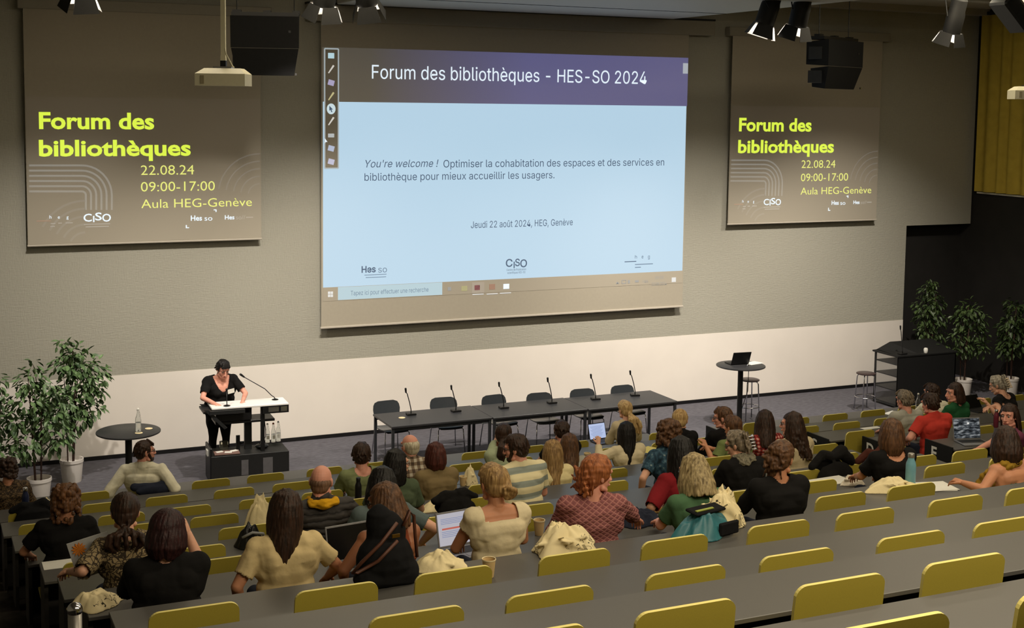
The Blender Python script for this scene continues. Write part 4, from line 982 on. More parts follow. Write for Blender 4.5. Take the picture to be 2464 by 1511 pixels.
def person(lab, loc, rz=0., s=1., lean=.12, sex='f', sk=SK_L, wide=1., head=(0, 0, 0), hair=('short', H_dk), top=(C_black, 'short', 'crew'), bottom=C_navy, armL='desk', armR='desk', glasses=False, stand=False, vox=.0085, seed=0, top_name='shirt', side_lean=0., beard=None, hand_curl=.55, sh_w=None, roll_sh=0., hh=1.):
    """One figure, local +y is where it faces. armL/armR: 'desk', 'lap', 'fold', None or a wrist point; head = (yaw, pitch, roll)."""
    R_ = random.Random(seed*7+1); t = thing('person', lab, 'person', loc, rz)
    f_ = sex == 'f'; sh = sh_w or (.165 if f_ else .192)*(.5+.5*wide); dpt = (.5+.5*wide)
    u = np.array([math.sin(side_lean)*math.cos(lean), math.sin(lean)*math.cos(side_lean), math.cos(lean)*math.cos(side_lean)]); u /= np.linalg.norm(u)
    fw = np.array([0, math.cos(lean), -math.sin(lean)]); xr = np.cross(fw, u); xr /= np.linalg.norm(xr); fw = np.cross(u, xr); B = np.array([xr, fw, u])
    H = np.array([0, .0, .92*s]) if stand else np.array([0, .17, .575])
    tl = .50*s
    N_ = H+u*tl; T = lambda k, f=0., x=0.: H+u*tl*k+fw*f+xr*x
    # ---- arms
    arms = {}
    for sd, a in ((-1, armL), (1, armR)):
        J = T(.90+roll_sh*sd, -.005, sh*sd)
        if a is None or isinstance(a, str):
            W = {'desk': np.array([sd*.15, H[1]+.36, H[2]+.13]), 'lap': np.array([sd*.12, H[1]+.33, H[2]+.05]), 'fold': np.array([-sd*.06, H[1]+.30, H[2]+.20]), 'down': np.array([sd*.27, H[1]+.0, H[2]-.02]), None: np.array([sd*.15, H[1]+.36, H[2]+.13])}[a]; pole = (sd*.75, -.55, -.5)
        else:
            if a[0] == 'px':
                w_ = at_y(*a[1])-np.array(loc); W = np.array((w_[0]*math.cos(rz)+w_[1]*math.sin(rz), -w_[0]*math.sin(rz)+w_[1]*math.cos(rz), w_[2])); a = (W,)+tuple(a[2:])
            W = np.array(a[0], float); pole = a[1] if len(a) > 1 else (sd*.75, -.55, -.5)
        E, W = ik(J, W, .285*s, .25*s, pole); arms[sd] = (J, E, W)
    # ---- torso solids, shared by body and top
    def torso(mb, g=0., neck=True, arm=True, low=True):
        if low:
            mb.ell(T(.04), (.172*wide+g, .125*dpt+g, .13+g), B)
            mb.ell(T(.30, .01), ((.156 if f_ else .166)*wide+g, .108*dpt+g, .15+g), B)
        mb.ell(T(.62, .0), ((.158 if f_ else .176)*wide+g, .112*dpt+g, .17+g), B)
        mb.cap(T(.88, -.012, -sh*.86), T(.88, -.012, sh*.86), .066+g, .066+g, 12)
        mb.cap(T(.72, -.03, -sh*.55), T(.72, -.03, sh*.55), .085+g, .085+g, 12)
        for sd in (-1, 1):
            mb.ell(arms[sd][0], .060+g)
            mb.cap(T(1.02, -.01), T(.93, -.014, sh*.75*sd), .046+g, .046+g, 10)
            if f_: mb.ell(T(.60, .085, .075*sd), (.068+g, .062+g, .066+g), B)
            mb.cap(T(.62, -.0, sd*.11*wide), arms[sd][0]-u*.02, .08+g, .056+g)
    hr, hf, hu = None, None, None
    hb = N_+u*.05; yaw, pitch, roll = head
    RH = Euler((-pitch-lean*.35, roll, yaw), 'YXZ').to_matrix() if False else (Matrix.Rotation(yaw, 3, 'Z')@Matrix.Rotation(-(pitch+lean*.4), 3, 'X')@Matrix.Rotation(roll, 3, 'Y'))
    RH = np.array(RH); Hd = N_+u*.055+RH@np.array([0, .022, .112]); k = hh*(1.09 if f_ else 1.13)
    P = lambda x, y, z: Hd+RH@(np.array([x, y, z])*k)
    BH = RH.T
    b = MB(); torso(b)
    b.cap(T(.95, -.01), P(0, -.022, -.045), .060 if f_ else .068, .052 if f_ else .060, 12)
    for sd in (-1, 1):
        J, E, W = arms[sd]; q = 1. if f_ else 1.12
        b.cap(J, J+(E-J)*.5, .050*q, .046*q); b.cap(J+(E-J)*.5, E, .046*q, .038*q); b.cap(E, E+(W-E)*.35, .039*q, .038*q); b.cap(E+(W-E)*.35, W, .038*q, .026*q)
    body = soft(b, 'body', sk, t, vox, 3)
    # head and hands are grown finer and merged into the same skin mesh
    hm = MB()
    hm.cap(P(0, -.03, -.13), P(0, -.02, -.04), .054 if f_ else .062, .052 if f_ else .060, 14)
    hm.ell(P(0, -.012, .025), np.array((.076, .096, .092))*k, BH, 20, 14)
    hm.ell(P(0, .028, -.035), np.array((.062, .062, .078))*k, BH, 18, 12)
    hm.ell(P(0, .06, -.092), np.array((.030, .026, .024))*k, BH)
    hm.cap(P(0, .088, .012), P(0, .108, -.028), .009*k, .014*k); hm.ell(P(-.011, .098, -.031), .010*k); hm.ell(P(.011, .098, -.031), .010*k)
    hm.cap(P(-.045, .068, .034), P(.045, .068, .034), .014*k, .014*k); hm.cap(P(-.022, .088, -.058), P(.022, .088, -.058), .010*k, .010*k)
    hm.ell(P(-.042, .052, -.018), .022*k); hm.ell(P(.042, .052, -.018), .022*k)
    for sd in (-1, 1):
        hm.cap(P(sd*.055, .015, -.075), P(sd*.03, .06, -.09), .018*k, .016*k)
        hm.ell(P(sd*.078, -.012, -.004), np.array((.010, .020, .031))*k, np.array(rot('Z', -sd*.35))@BH); hm.ell(P(sd*.073, -.006, -.028), .010*k)
    head_o = soft(hm, 'head', sk, t, .0042, 4)
    hn = MB()
    for sd in (-1, 1):
        J, E, W = arms[sd]; d = W-E; d /= np.linalg.norm(d); pn = np.array([0, 0, -1.])-np.array([0, 0, -1.])@d*d
        if np.linalg.norm(pn) < .3: pn = np.array([-sd*1., 0, 0])
        hand(hn, W, d, pn, -sd if d[2] < .8 else sd, hand_curl, .95 if f_ else 1.06)
    hands = soft(hn, 'hands', sk, t, .0036, 3)
    def eyes(o, me):
        co = coords(me); L = (co-Hd)@RH/k
        for sd in (-1, 1):
            e = np.array([sd*.031, .088, .010]); dd = np.linalg.norm((L-e)*np.array([1, .8, 1.25]), axis=1); w = np.clip(1-dd/.024, 0, 1); L[:, 1] -= .016*w*w*(3-2*w)
        w = np.exp(-((L[:, 2]+.062)/.0035)**2)*np.exp(-(L[:, 0]/.022)**2)*(L[:, 1] > .06); L[:, 1] -= .004*w
        put_coords(me, (L*k)@RH.T+Hd)
    PENDING[-2] = (head_o, eyes)
    t['_merge'] = 1
    MERGE.append((t, body, head_o, hands))
    for sd in (-1, 1):
        e = bpy.data.objects.new('eye', eye_mesh()); COL.objects.link(e); e.parent = t
        e.matrix_local = Matrix.Translation(P(sd*.031, .0695, .010))@Matrix(RH.tolist()).to_4x4()@Matrix.Scale(k, 4)
        br = MB().chain([P(sd*.014, .086, .030), P(sd*.032, .084, .036), P(sd*.050, .070, .031)], [.0035, .0042, .0026]); br.build('eyebrow', M_brow, t, smooth=True)
    MB().chain([P(-.021, .087, -.059), P(0, .099, -.056), P(.021, .087, -.059)], [.003, .0055, .003]).chain([P(-.018, .088, -.0655), P(0, .097, -.067), P(.018, .088, -.0655)], [.003, .0062, .003]).build('lips', M_lip, t, smooth=True)
    if glasses:
        g = MB()
        for sd in (-1, 1):
            g.tube([P(sd*.033+.024*math.cos(a*.349), .094-.01*abs(math.cos(a*.349))*(1 if sd*math.cos(a*.349) > 0 else 0), .006+.019*math.sin(a*.349)) for a in range(19)], .0026, 5)
            g.tube([P(sd*.057, .086, .012), P(sd*.075, .04, .012), P(sd*.081, -.012, .008), P(sd*.079, -.03, -.012)], .0026, 5)
        g.tube([P(-.010, .099, .010), P(.010, .099, .010)], .0026, 5); g.build('glasses', M_gl, t)
    if beard is not None:
        bd = MB().ell(P(0, .045, -.085), np.array((.058, .052, .036))*k, BH).ell(P(0, .085, -.046), np.array((.028, .017, .009))*k, BH)
        for sd in (-1, 1): bd.cap(P(sd*.06, .02, -.02), P(sd*.045, .05, -.08), .016*k, .02*k)
        soft(bd, 'beard', beard, t, .0055, 2)
    # ---- clothing
    m, sl, nk = top[:3]; g = .012; c = MB(); torso(c, g)
    fr = {'none': 0, 'cap': .35, 'short': .72, 'elbow': 1., 'long': 2.}[sl]
    for sd in (-1, 1):
        J, E, W = arms[sd]; q = 1. if f_ else 1.12
        if fr > 0:
            e = min(1, fr); c.cap(J, J+(E-J)*e, .050*q+g+.004, (.050-.012*e)*q+g+.008)
            if fr > 1: c.cap(E, E+(W-E)*.88, .040*q+g, .028*q+g)
    if nk in ('collar', 'hood', 'scarf'): c.cap(T(.97, -.01), T(1.06, .0), .064+g, .060+g, 12)
    if nk == 'collar': 
        for sd in (-1, 1): c.chain([T(1.07, -.055), T(1.05, -.01, sd*.066), T(1.0, .05, sd*.04)], [.016, .015, .010])
    def post(o, me, arms=arms, fr=fr, nk=nk):
        def keep(co):
            kk = np.ones(len(co), bool)
            for sd in (-1, 1):
                J, E, W = arms[sd]; A, Bp = (J, E) if fr <= 1 else (E, W); e = fr if fr <= 1 else .86
                d = Bp-A; l = np.linalg.norm(d); d = d/l; r = co-A; x = r@d; rad = np.linalg.norm(r-np.outer(x, d), axis=1)
                if fr > 0: kk &= ~((x > e*l) & (rad < .085))
                else: 
                    dj = np.linalg.norm(co-J, axis=1); side = (co-T(.8))@xr*sd
                    kk &= ~((side > sh-.035) & (dj < .15))
            r = co-T(0); x = r@u/tl; yf = r@fw; xx = r@xr
            if nk == 'crew': kk &= ~((x > .97) & (np.hypot(xx, yf) < .075))
            if nk == 'scoop': kk &= ~(((xx/.092)**2+((1.04-x)*tl/np.where(yf > .02, .115, .075))**2 < 1) | ((x > 1.0) & (np.abs(xx) < .08)))
            if nk == 'boat': kk &= ~((x > .87) & (np.abs(xx) < sh*.72))
            if nk == 'vee': kk &= ~(((x > .97) & (np.hypot(xx, yf) < .09)) | ((yf > .0) & (x > .66) & (np.abs(xx) < .115*np.sqrt(np.maximum(x-.66, 0)/.34))))
            if nk == 'off': kk &= ~(x > .62+.12*(yf > 0))
            if nk == 'strap': kk &= ~((x > .55) & (yf < .3) & ~((np.abs(np.abs(xx)-.085) < .02)))
            kk &= x > -.16
            return kk
        cut(me, keep); folds(me, .0042, seed+3, T, arms)
        md = o.modifiers.new('cloth thickness', 'SOLIDIFY'); md.thickness = .005; md.offset = 1
    soft(c, top_name, m, t, vox*1.08, 4, post)
    extra = top[3] if len(top) > 3 else None
    if nk == 'hood':
        h_ = MB().chain([T(1.02, -.095, -.10), T(1.0, -.13, 0), T(1.02, -.095, .10)], [.034, .05, .034]).chain([T(1.02, -.095, -.10), T(1.05, .02, -.095), T(1.0, .09, -.05)], [.034, .03, .022]).chain([T(1.02, -.095, .10), T(1.05, .02, .095), T(1.0, .09, .05)], [.034, .03, .022])
        soft(h_, 'hood', extra or m, t, .008, 3, lambda o, me: wrinkle(me, .004, seed))
    if nk == 'scarf':
        h_ = MB()
        for q in range(3):
            z = 1.0+.05*q; rr = .095-.012*q; h_.chain([T(z+.02*math.sin(a*.7+q), -.01+rr*.9*math.sin(a*.524), (rr+.01)*math.cos(a*.524)) for a in range(13)], [.026+.006*math.sin(a*1.7+q) for a in range(13)])
        soft(h_, 'scarf', extra or m, t, .007, 2, lambda o, me: wrinkle(me, .006, seed, (18, 18, 26)))
    # ---- trousers and shoes
    tr = MB(); tr.ell(T(.02), (.176*wide+.008, .13*dpt+.008, .125), B); shm = []
    for sd in (-1, 1):
        if stand: hp, kn, an = H+np.array((sd*.085, 0, -.04)), np.array((sd*.10, .02, .48*s)), np.array((sd*.11, -.02, .09))
        else: hp, kn, an = H+np.array((sd*.085, .0, -.02)), H+np.array((sd*.12, .40*s, .0)), np.array((sd*.12, H[1]+.36*s, .10))
        tr.cap(hp, kn, .088*wide, .062, 12); tr.cap(kn, kn+(an-kn)*.4, .062, .056); tr.cap(kn+(an-kn)*.4, an, .056, .046)
        sm = MB().chain([an+np.array((0, -.02, -.045)), an+np.array((0, .08, -.055)), an+np.array((0, .17, -.06))], [.038, .036, .03]); soft(sm, 'shoe', M_shoe, t, .011, 2)
    soft(tr, 'trousers', bottom, t, .013, 4, lambda o, me: folds(me, .004, seed, None, None))
    # ---- hair
    st, hmn = hair[:2]; ho = hair[2] if len(hair) > 2 else {}
    if st != 'bald_smooth': make_hair(t, st, hmn, P, k, BH, RH, Hd, R_, ho)
    t['_P'] = 0; del t['_P']; del t['_merge']
    return t, P, T, arms
MERGE = []
def merge_skins():
    for t, body, hd, hn in MERGE:
        bm = bmesh.new()
        for o in (body, hd, hn): bm.from_mesh(o.data)
        bm.to_mesh(body.data); bm.free(); body.data.shade_smooth()
        for o in (hd, hn): me = o.data; bpy.data.objects.remove(o); bpy.data.meshes.remove(me)
def make_hair(t, st, m, P, k, BH, RH, Hd, R_, ho):
    h = MB(); th = ho.get('th', .0); vox = ho.get('vox', .0058)
    def capshape(e=0.):
        h.ell(P(0, -.018, .034), (np.array((.082, .098, .090))+e)*k, BH, 22, 14)
        h.ell(P(0, -.052, -.012), (np.array((.072, .058, .072))+e)*k, BH, 18, 12)
    facecut = lambda L: ~((L[:, 1] > ho.get('fy', .038)) & (L[:, 2] < ho.get('fz', .062)))
    noise_amp = .004; cutter = facecut
    def strand(phi, L, r0, out, wave=.0, push=0., inward=0.):
        """a lock from the crown over the skull at azimuth phi (0 = face) down to z = -L"""
        c, s_ = math.sin(phi), math.cos(phi); x, y = c, s_
        pts = [(x*.012, y*.012-.018, .126), (x*.058, y*.072-.015, .098), (x*.080, y*.094-.014, .045), (x*(.084+out*.4), y*(.098+out*.4)-.014, -.015)]
        n = max(2, int(L/.05)); ph = R_.uniform(0, 6)
        for q in range(1, n+1):
            f = q/n; z = -.015-(L-.015)*f; o = out*(.4+.6*math.sin(min(1, f*1.3)*math.pi/2))-inward*f*f
            w = wave*math.sin(ph+z*38); pts.append((x*(.084+o)+w*y, y*(.098+o)-.014+w*x-push*max(0, f-.3)*1.2, z))
        rs = [r0*.8, r0, r0*1.1, r0*1.1]+[r0*(1.1-.5*(q/n)**2) for q in range(1, n+1)]
        h.chain([P(*p) for p in pts], [r*k for r in rs], 7)
    if st in ('short', 'balding', 'bald', 'curly'):
        if st == 'short':
            capshape(th+.001)
            for q in range(ho.get('bangs', 9)):
                x = -.05+.1*q/8; h.chain([P(x*.6, .03, .118), P(x*1.05, .070, .085), P(x*1.25+.006, .084-abs(x)*.35, .052+R_.uniform(-.006, .008))], [.012*k, .010*k, .005*k], 6)
            for _ in range(46):
                a = R_.uniform(1.2, 5.08); z = R_.uniform(-.02, .10); rr = math.sqrt(max(.05, 1-((z-.03)/.1)**2)); x, y = .084*rr*math.sin(a), .098*rr*math.cos(a)-.018
                h.cap(P(x*.96, y*.96, z), P(x*1.03+R_.uniform(-.02, .02), y*1.03-.01, z-.035), .013*k, .007*k, 6)
        elif st == 'curly':
            capshape(th)
            for _ in range(ho.get('n', 150)):
                a = R_.uniform(0, 6.28); z = R_.uniform(ho.get('zl', -.09), .115); rr = math.sqrt(max(.08, 1-((z-.03)/.112)**2)) if z > .0 else 1.; x, y = (.086+th)*rr*math.sin(a), (.100+th)*rr*math.cos(a)-.02
                if y > .05 and z < .06: continue
                h.ell(P(x, y, z), R_.uniform(.014, .024)*k, n=8, m=6)
        elif st == 'balding':
            h.ell(P(0, -.026, .012), np.array((.0835, .095, .074))*k, BH, 22, 14); h.ell(P(0, -.052, -.015), np.array((.072, .058, .072))*k, BH)
        elif st == 'bald':
            h.ell(P(0, -.022, -.006), np.array((.080, .092, .056))*k, BH, 22, 14); h.ell(P(0, -.052, -.03), np.array((.068, .052, .06))*k, BH)
        noise_amp = .003
        ears = True
    elif st in ('bob', 'long'):
        capshape(.003+th); L = ho.get('L', .13); nn = ho.get('n', 54)
        for q in range(nn):
            phi = math.radians(ho.get('a0', 68)+(360-2*ho.get('a0', 68))*(q+R_.uniform(-.3, .3))/(nn-1))
            back = -math.cos(phi)
            strand(phi, L*R_.uniform(.90, 1.05)*(1 if st == 'bob' else (.80+.20*max(0, back)) if ho.get('layer', 1) else 1), ho.get('r', .0135)*R_.uniform(.8, 1.2), ho.get('out', .012)+th, ho.get('wave', .002), ho.get('push', 0.)*max(0, back), ho.get('inw', 0.))
    elif st in ('bun', 'pony', 'updo', 'swept'):
        capshape(.002+th); bz = ho.get('bz', .0); by = ho.get('by', -.125); bx = ho.get('bx', 0.)
        for q in range(40):
            a = 2*math.pi*q/40; x, z = .082*math.sin(a), .034+.088*math.cos(a)
            h.chain([P(x, .03 if z > .06 else .0, z), P(x*.86+bx*.1, -.06, z*.9+bz*.1), P(x*.3+bx, by+.03, z*.3+bz*.7)], [.012*k, .013*k, .012*k], 7)
        if st == 'bun':
            rb = ho.get('rb', .045)
            for q in range(ho.get('nb', 16)):
                a = R_.uniform(0, 6.28); e = R_.uniform(-1, 1); v = np.array((math.cos(a)*math.sqrt(1-e*e), math.sin(a)*math.sqrt(1-e*e)*.7, e)); h.chain([P(*(np.array((bx, by, bz))+v*rb*.55)), P(*(np.array((bx, by, bz))+np.cross(v, (.3, .5, .8))*rb*.8)), P(*(np.array((bx, by, bz))-v*rb*.35))], [.017*k, .015*k, .013*k], 7)
        if st == 'pony':
            L = ho.get('L', .25); sx = ho.get('sx', 0.)
            h.ell(P(bx, by+.01, bz), .028*k)
            for q in range(12):
                a = 2*math.pi*q/12; ox, oz = .016*math.cos(a), .016*math.sin(a); sp = ho.get('sp', 1.)
                h.chain([P(bx+ox, by, bz+oz), P(bx+ox*1.8*sp+sx*.3, by-.035+oz, bz-L*.25), P(bx+ox*2.2*sp+sx*.7+R_.uniform(-.01, .01), by-.03+oz, bz-L*.65), P(bx+ox*1.2*sp+sx, by-.015, bz-L*R_.uniform(.9, 1.05))], [.014*k, .017*k, .016*k, .006*k], 7)
        if st == 'updo':
            for q in range(26):
                a = R_.uniform(0, 6.28); p0 = np.array((bx+R_.uniform(-.05, .05), by+.03, bz+R_.uniform(-.05, .07))); h.chain([P(*p0), P(*(p0+np.array((R_.uniform(-.05, .05), -.03, R_.uniform(-.03, .05))))), P(*(p0+np.array((R_.uniform(-.07, .07), -.02, R_.uniform(-.06, .05)))))], [.015*k, .013*k, .006*k], 7)
            for q in range(ho.get('loose', 6)):
                x = R_.uniform(-.08, .08); h.chain([P(x, -.08, -.03), P(x*1.1, -.085, -.08), P(x*1.15+R_.uniform(-.02, .02), -.07, -.13)], [.010*k, .009*k, .004*k], 6)
    def post(o, me):
        co = coords(me); L = (co-Hd)@RH/k
        keep = cutter(L)
        nn_ = np.empty(len(me.vertices)*3); me.vertices.foreach_get('normal', nn_); nn_ = nn_.reshape(-1, 3)
        ang = np.arctan2(L[:, 0], L[:, 1]); h_ = np.sin(ang*31+8*L[:, 2]*6)+.7*np.sin(ang*53+L[:, 2]*22+1.3)+.5*np.sin(L[:, 0]*260+L[:, 2]*40)
        if st == 'curly': h_ = h_*.4
        if st == 'updo': h_ = np.sin(L[:, 0]*190+L[:, 2]*90)+np.sin(L[:, 2]*170-L[:, 0]*60)
        put_coords(me, co+nn_*(h_*.0012)[:, None])
        if not keep.all():
            bm = bmesh.new(); bm.from_mesh(me); bm.verts.ensure_lookup_table(); bmesh.ops.delete(bm, geom=[v for v, q in zip(bm.verts, keep) if not q], context='VERTS'); bm.to_mesh(me); bm.free(); me.update()
    return soft(h, 'hair', m, t, vox, 2, post)

def seated(lab, row, px, py, dy=.26, X_off=0., z_fix=0., **kw):
    """seat a person of the given row so that the head centre falls on the pixel (px, py)"""
    lean = kw.get('lean', .12); side = kw.get('side_lean', 0.); rz = kw.get('rz', 0.)
    zf = ZT[row]-.92
    hy = .17+(.5+.055)*math.sin(lean)+.105*math.sin(.4*lean)+.022
    for _ in range(4):
        c_, s_ = math.cos(rz), math.sin(rz)
        q = at_y(px, py, YR[row]+.06+hy*c_); h = q[2]-zf
        s = (h-.575-.055*math.cos(lean)-.105)/(.5*math.cos(lean)); s2 = min(1.16, max(.80, s))
        hy = .17+(.5*s2+.055)*math.sin(lean)+.11*math.sin(.4*lean)+.02
    kw['s'] = s2; dz = (s-s2)*.5
    x = q[0]+hy*s_-math.sin(side)*(.5*s2+.1)
    kw.setdefault('vox', .0085); occupy(x, row)
    return person(lab, (x, YR[row]+.06, zf+dz), **kw)
# ------------------------------------------------------------------ the audience
P_ = seated
C_terra = cloth('terracotta', (120, 62, 40))
P_('person with curly brown hair and dark foliage print top, beside the dark blue bottle', 0, 18, 1130, hair=('curly', H_dk, {'n': 130}), top=(M_leaf, 'elbow', 'crew'), head=(-.35, .15, 0), seed=1, wide=1.1, sk=SK_T)
P_('person with long auburn curls and black short sleeved top near the left aisle', 4, 157, 1205, hair=('curly', H_au, {'n': 230, 'th': .012, 'zl': -.17}), top=(C_black, 'short', 'crew'), head=(-.1, .1, 0), seed=2, wide=1.12, sk=SK_T, armL=((-.27, .52, .70), (-.8, -.5, -.3)))
P_('person in snake print blouse with low ponytail holding up a pale sheet', 6, 300, 1235, hair=('pony', H_dk, {'bz': -.10, 'by': -.125, 'L': .13, 'sp': 3.4}), top=(M_snake, 'elbow', 'crew'), head=(-.15, .15, 0), seed=3, wide=1.0, sk=SK_L, armL=('px', (168, 1375, 9.22), (-.8, -.4, -.5)), lean=.2)
P_('person in black top with dark plum hair and hand raised to the cheek', 7, 398, 1283, hair=('bob', H_pl, {'L': .13, 'out': .018, 'th': .012, 'inw': .035, 'n': 60}), top=(C_black, 'elbow', 'crew'), head=(-.65, .1, -.05), seed=4, wide=1.25, armR=('px', (452, 1283, 8.26), (.3, .5, -.8)), rz=-.15, lean=.16)
P_('man with glasses and beard in a white shirt in the front row', 0, 345, 1087, sex='m', hair=('short', H_dk), top=(C_white, 'long', 'collar'), head=(-1.05, .05, 0), rz=-.35, glasses=True, beard=H_dk, seed=5, lean=-.05, armL=((-.33, .18, .60), (-.6, -.7, 0)), armR=((.38, .14, .64), (.5, -.8, .2)), sk=SK_P, wide=1.22)
P_('person with long straight brown hair and beige t-shirt', 7, 682, 1232, hair=('long', H_dk, {'L': .29, 'out': .014, 'push': .05, 'n': 62, 'inw': .03, 'layer': 1}), top=(C_beige, 'short', 'crew'), head=(-.3, .05, .05), seed=6, wide=1.15, armR=((.34, .42, .66), (.7, -.5, -.3)), armL=((-.27, .30, .60), (-.7, -.5, -.5)), sk=SK_T)
P_('bald man with yellow hood over a quilted charcoal jacket', 5, 769, 1160, sex='m', hair=('bald', H_st, {'fy': .01}), top=(M_quilt, 'long', 'hood', C_yel), head=(-.5, .1, 0), seed=7, wide=1.25, sk=SK_P, armR=((.30, .36, .7), (.8, -.5, -.3)))
P_('person with short dark hair and olive t-shirt beside a black bottle', 2, 868, 1096, sex='m', hair=('short', H_dk, {'th': .006}), top=(C_olive, 'short', 'scoop'), head=(-.35, .1, 0), seed=8, sk=SK_P, wide=1.0)
P_('person with black hair looking right in profile, grey green top', 4, 948, 1116, hair=('long', H_bk, {'L': .20, 'n': 56, 'wave': .008, 'out': .02, 'push': .02}), top=(C_green2, 'short', 'crew'), head=(-1.15, .05, 0), rz=-.2, seed=9, glasses=True)
P_('person with black hair bent forward behind the woman in brown straps', 6, 915, 1168, hair=('bob', H_bk, {'L': .15, 'out': .02, 'wave': .008}), top=(C_slate, 'short', 'crew'), head=(-.4, .35, 0), seed=10, lean=.25, armR=((.34, .34, .70), (.7, -.5, -.2)))
P_('elderly man with thin white hair and grey plaid shirt', 2, 988, 1075, sex='m', hair=('balding', H_wh, {'fy': .03}), top=(M_plaid, 'long', 'collar'), head=(.25, .05, 0), glasses=True, seed=11, sk=SK_P)
P_('person with red brown bob and khaki sleeveless top', 3, 1047, 1097, hair=('bob', H_rb, {'L': .12, 'out': .014, 'inw': .02}), top=(C_khaki, 'cap', 'collar'), head=(-.1, .05, 0), seed=12, wide=1.08)
P_('person with dark low ponytail and sage t-shirt, elbow raised', 2, 1208, 1048, hair=('pony', H_dk, {'bz': -.06, 'L': .22}), top=(C_sage, 'short', 'crew'), head=(-.5, .1, 0), seed=13, armL=('px', (1222, 1098, 14.0), (-1., -.5, .5)), lean=.2)
P_('man with dark hair and beard in a cream and grey striped shirt', 4, 1247, 1078, sex='m', hair=('short', H_dk, {'th': .006}), top=(M_stripe, 'short', 'collar'), head=(.8, .12, 0), beard=H_dk, glasses=True, seed=14, wide=1.28, sk=SK_P, rz=.1, lean=.2, armL=((-.2, .36, .70), (-.8, -.4, -.4)))
P_('person with very long straight blond hair and cream top', 3, 1328, 1090, hair=('long', H_db, {'L': .42, 'n': 60, 'out': .016, 'push': .08, 'inw': .03}), top=(C_cream, 'short', 'crew'), head=(-.35, .05, 0), seed=15)
P_('person with long brown hair beside the long haired blond woman', 2, 1368, 1072, hair=('long', H_br, {'L': .28, 'n': 56, 'push': .06}), top=(C_grey, 'short', 'crew'), head=(-.35, .1, 0), seed=16)
P_('man with thinning dark hair and black shirt in the second row', 1, 1350, 1038, sex='m', hair=('short', H_dk), top=(C_black, 'short', 'crew'), head=(-.3, .1, 0), seed=17, sk=SK_P)
P_('person with blond ponytail at an open laptop in the front row', 0, 1505, 987, hair=('pony', H_bl, {'bz': -.05, 'by': -.12, 'L': .26, 'sx': .09, 'sp': 2.2}), top=(C_oat, 'long', 'crew'), head=(.05, .1, 0), seed=18, armL=((-.1, .5, .68), (-.7, -.5, -.4)))
P_('person with long straight black hair and cream shirt, hand lifted', 2, 1506, 1043, hair=('long', H_bk, {'L': .33, 'n': 58, 'push': .07, 'r': .013, 'inw': .05}), top=(C_ecru, 'long', 'crew'), head=(-.3, .1, 0), seed=19, armL=('px', (1440, 1068, 13.9), (-.8, -.3, -.5)))
P_('person with curly brown hair and blue batik dress', 4, 1607, 1043, hair=('curly', H_br, {'n': 190, 'th': .022, 'zl': -.11}), top=(M_teal, 'short', 'crew'), head=(-.5, .15, 0), seed=20, wide=1.2, armL=((-.34, .26, .62), (-.7, -.5, -.3)), lean=.2)
P_('person with blond twisted bun held by a dark claw clip and black blazer', 2, 1634, 1012, hair=('bun', H_bl, {'bz': .075, 'by': -.075, 'rb': .034, 'nb': 10}), top=(C_black, 'long', 'collar'), head=(-.5, .2, 0), seed=21, wide=1.1)
P_('person with long black hair and burgundy top behind the grey blond woman', 6, 1638, 1092, hair=('long', H_bk, {'L': .32, 'n': 58, 'push': .06, 'out': .02}), top=(C_burg, 'elbow', 'crew'), head=(-.2, .15, 0), seed=22, rz=.05, wide=1.05, armL=((-.3, .3, .66), (-.7, -.5, -.3)))
P_('man with light brown hair in left profile before the black end panel lettered A', 2, 1742, 1005, sex='m', hair=('short', H_br, {'th': .004}), top=(C_black, 'long', 'crew'), head=(.75, .1, 0), rz=.1, glasses=True, seed=23, sk=SK_P)
P_('person with brown hair tied back and moss green top raising both hands', 3, 1766, 1028, hair=('pony', H_br, {'bz': -.06, 'L': .16}), top=(C_lawn, 'short', 'crew'), head=(.25, .1, 0), seed=24, armL=('px', (1700, 1076, 12.7), (-.6, -.4, -.8)), armR=('px', (1716, 1080, 12.75), (.6, -.2, -.8)), sk=SK_T)
_c2 = P_('person with grey hair clipped up, dark glasses and mottled scarf over black', 5, 1782, 1068, hair=('updo', H_gd, {'bz': -.01, 'loose': 3}), top=(C_black, 'long', 'scarf', M_scarf), head=(.6, .25, 0), glasses=True, seed=25, wide=1.2, lean=.2)
P_('person with messy brown updo and black long sleeved top', 7, 1871, 1105, hair=('updo', H_br, {'bz': -.0, 'bx': -.02, 'loose': 9}), top=(C_black, 'long', 'crew'), head=(-.75, .12, 0), rz=-.15, seed=26, wide=1.15, sk=SK_T)
P_('person with long dark brown hair and red plaid scarf', 3, 1838, 1016, hair=('long', H_dk, {'L': .25, 'n': 56, 'push': .05, 'out': .02}), top=(M_plaidr, 'long', 'crew'), head=(-.5, .1, 0), seed=27)
P_('person with long dark wavy hair, glasses and oatmeal jumper looking left', 4, 1906, 1022, hair=('long', H_dk, {'L': .33, 'n': 60, 'wave': .014, 'push': .07, 'out': .026, 'a0': 75}), top=(C_oat, 'long', 'crew'), head=(.65, .0, 0), glasses=True, seed=28, wide=1.15, sk=SK_P)
P_('person with shoulder length grey blond hair and green t-shirt beside the teal bag', 7, 1672, 1138, hair=('bob', H_gb, {'L': .145, 'out': .03, 'n': 60, 'push': .02, 'wave': .005}), top=(C_green, 'short', 'crew'), head=(.15, .18, .05), glasses=True, seed=29, wide=1.25, lean=.2, sk=SK_P)
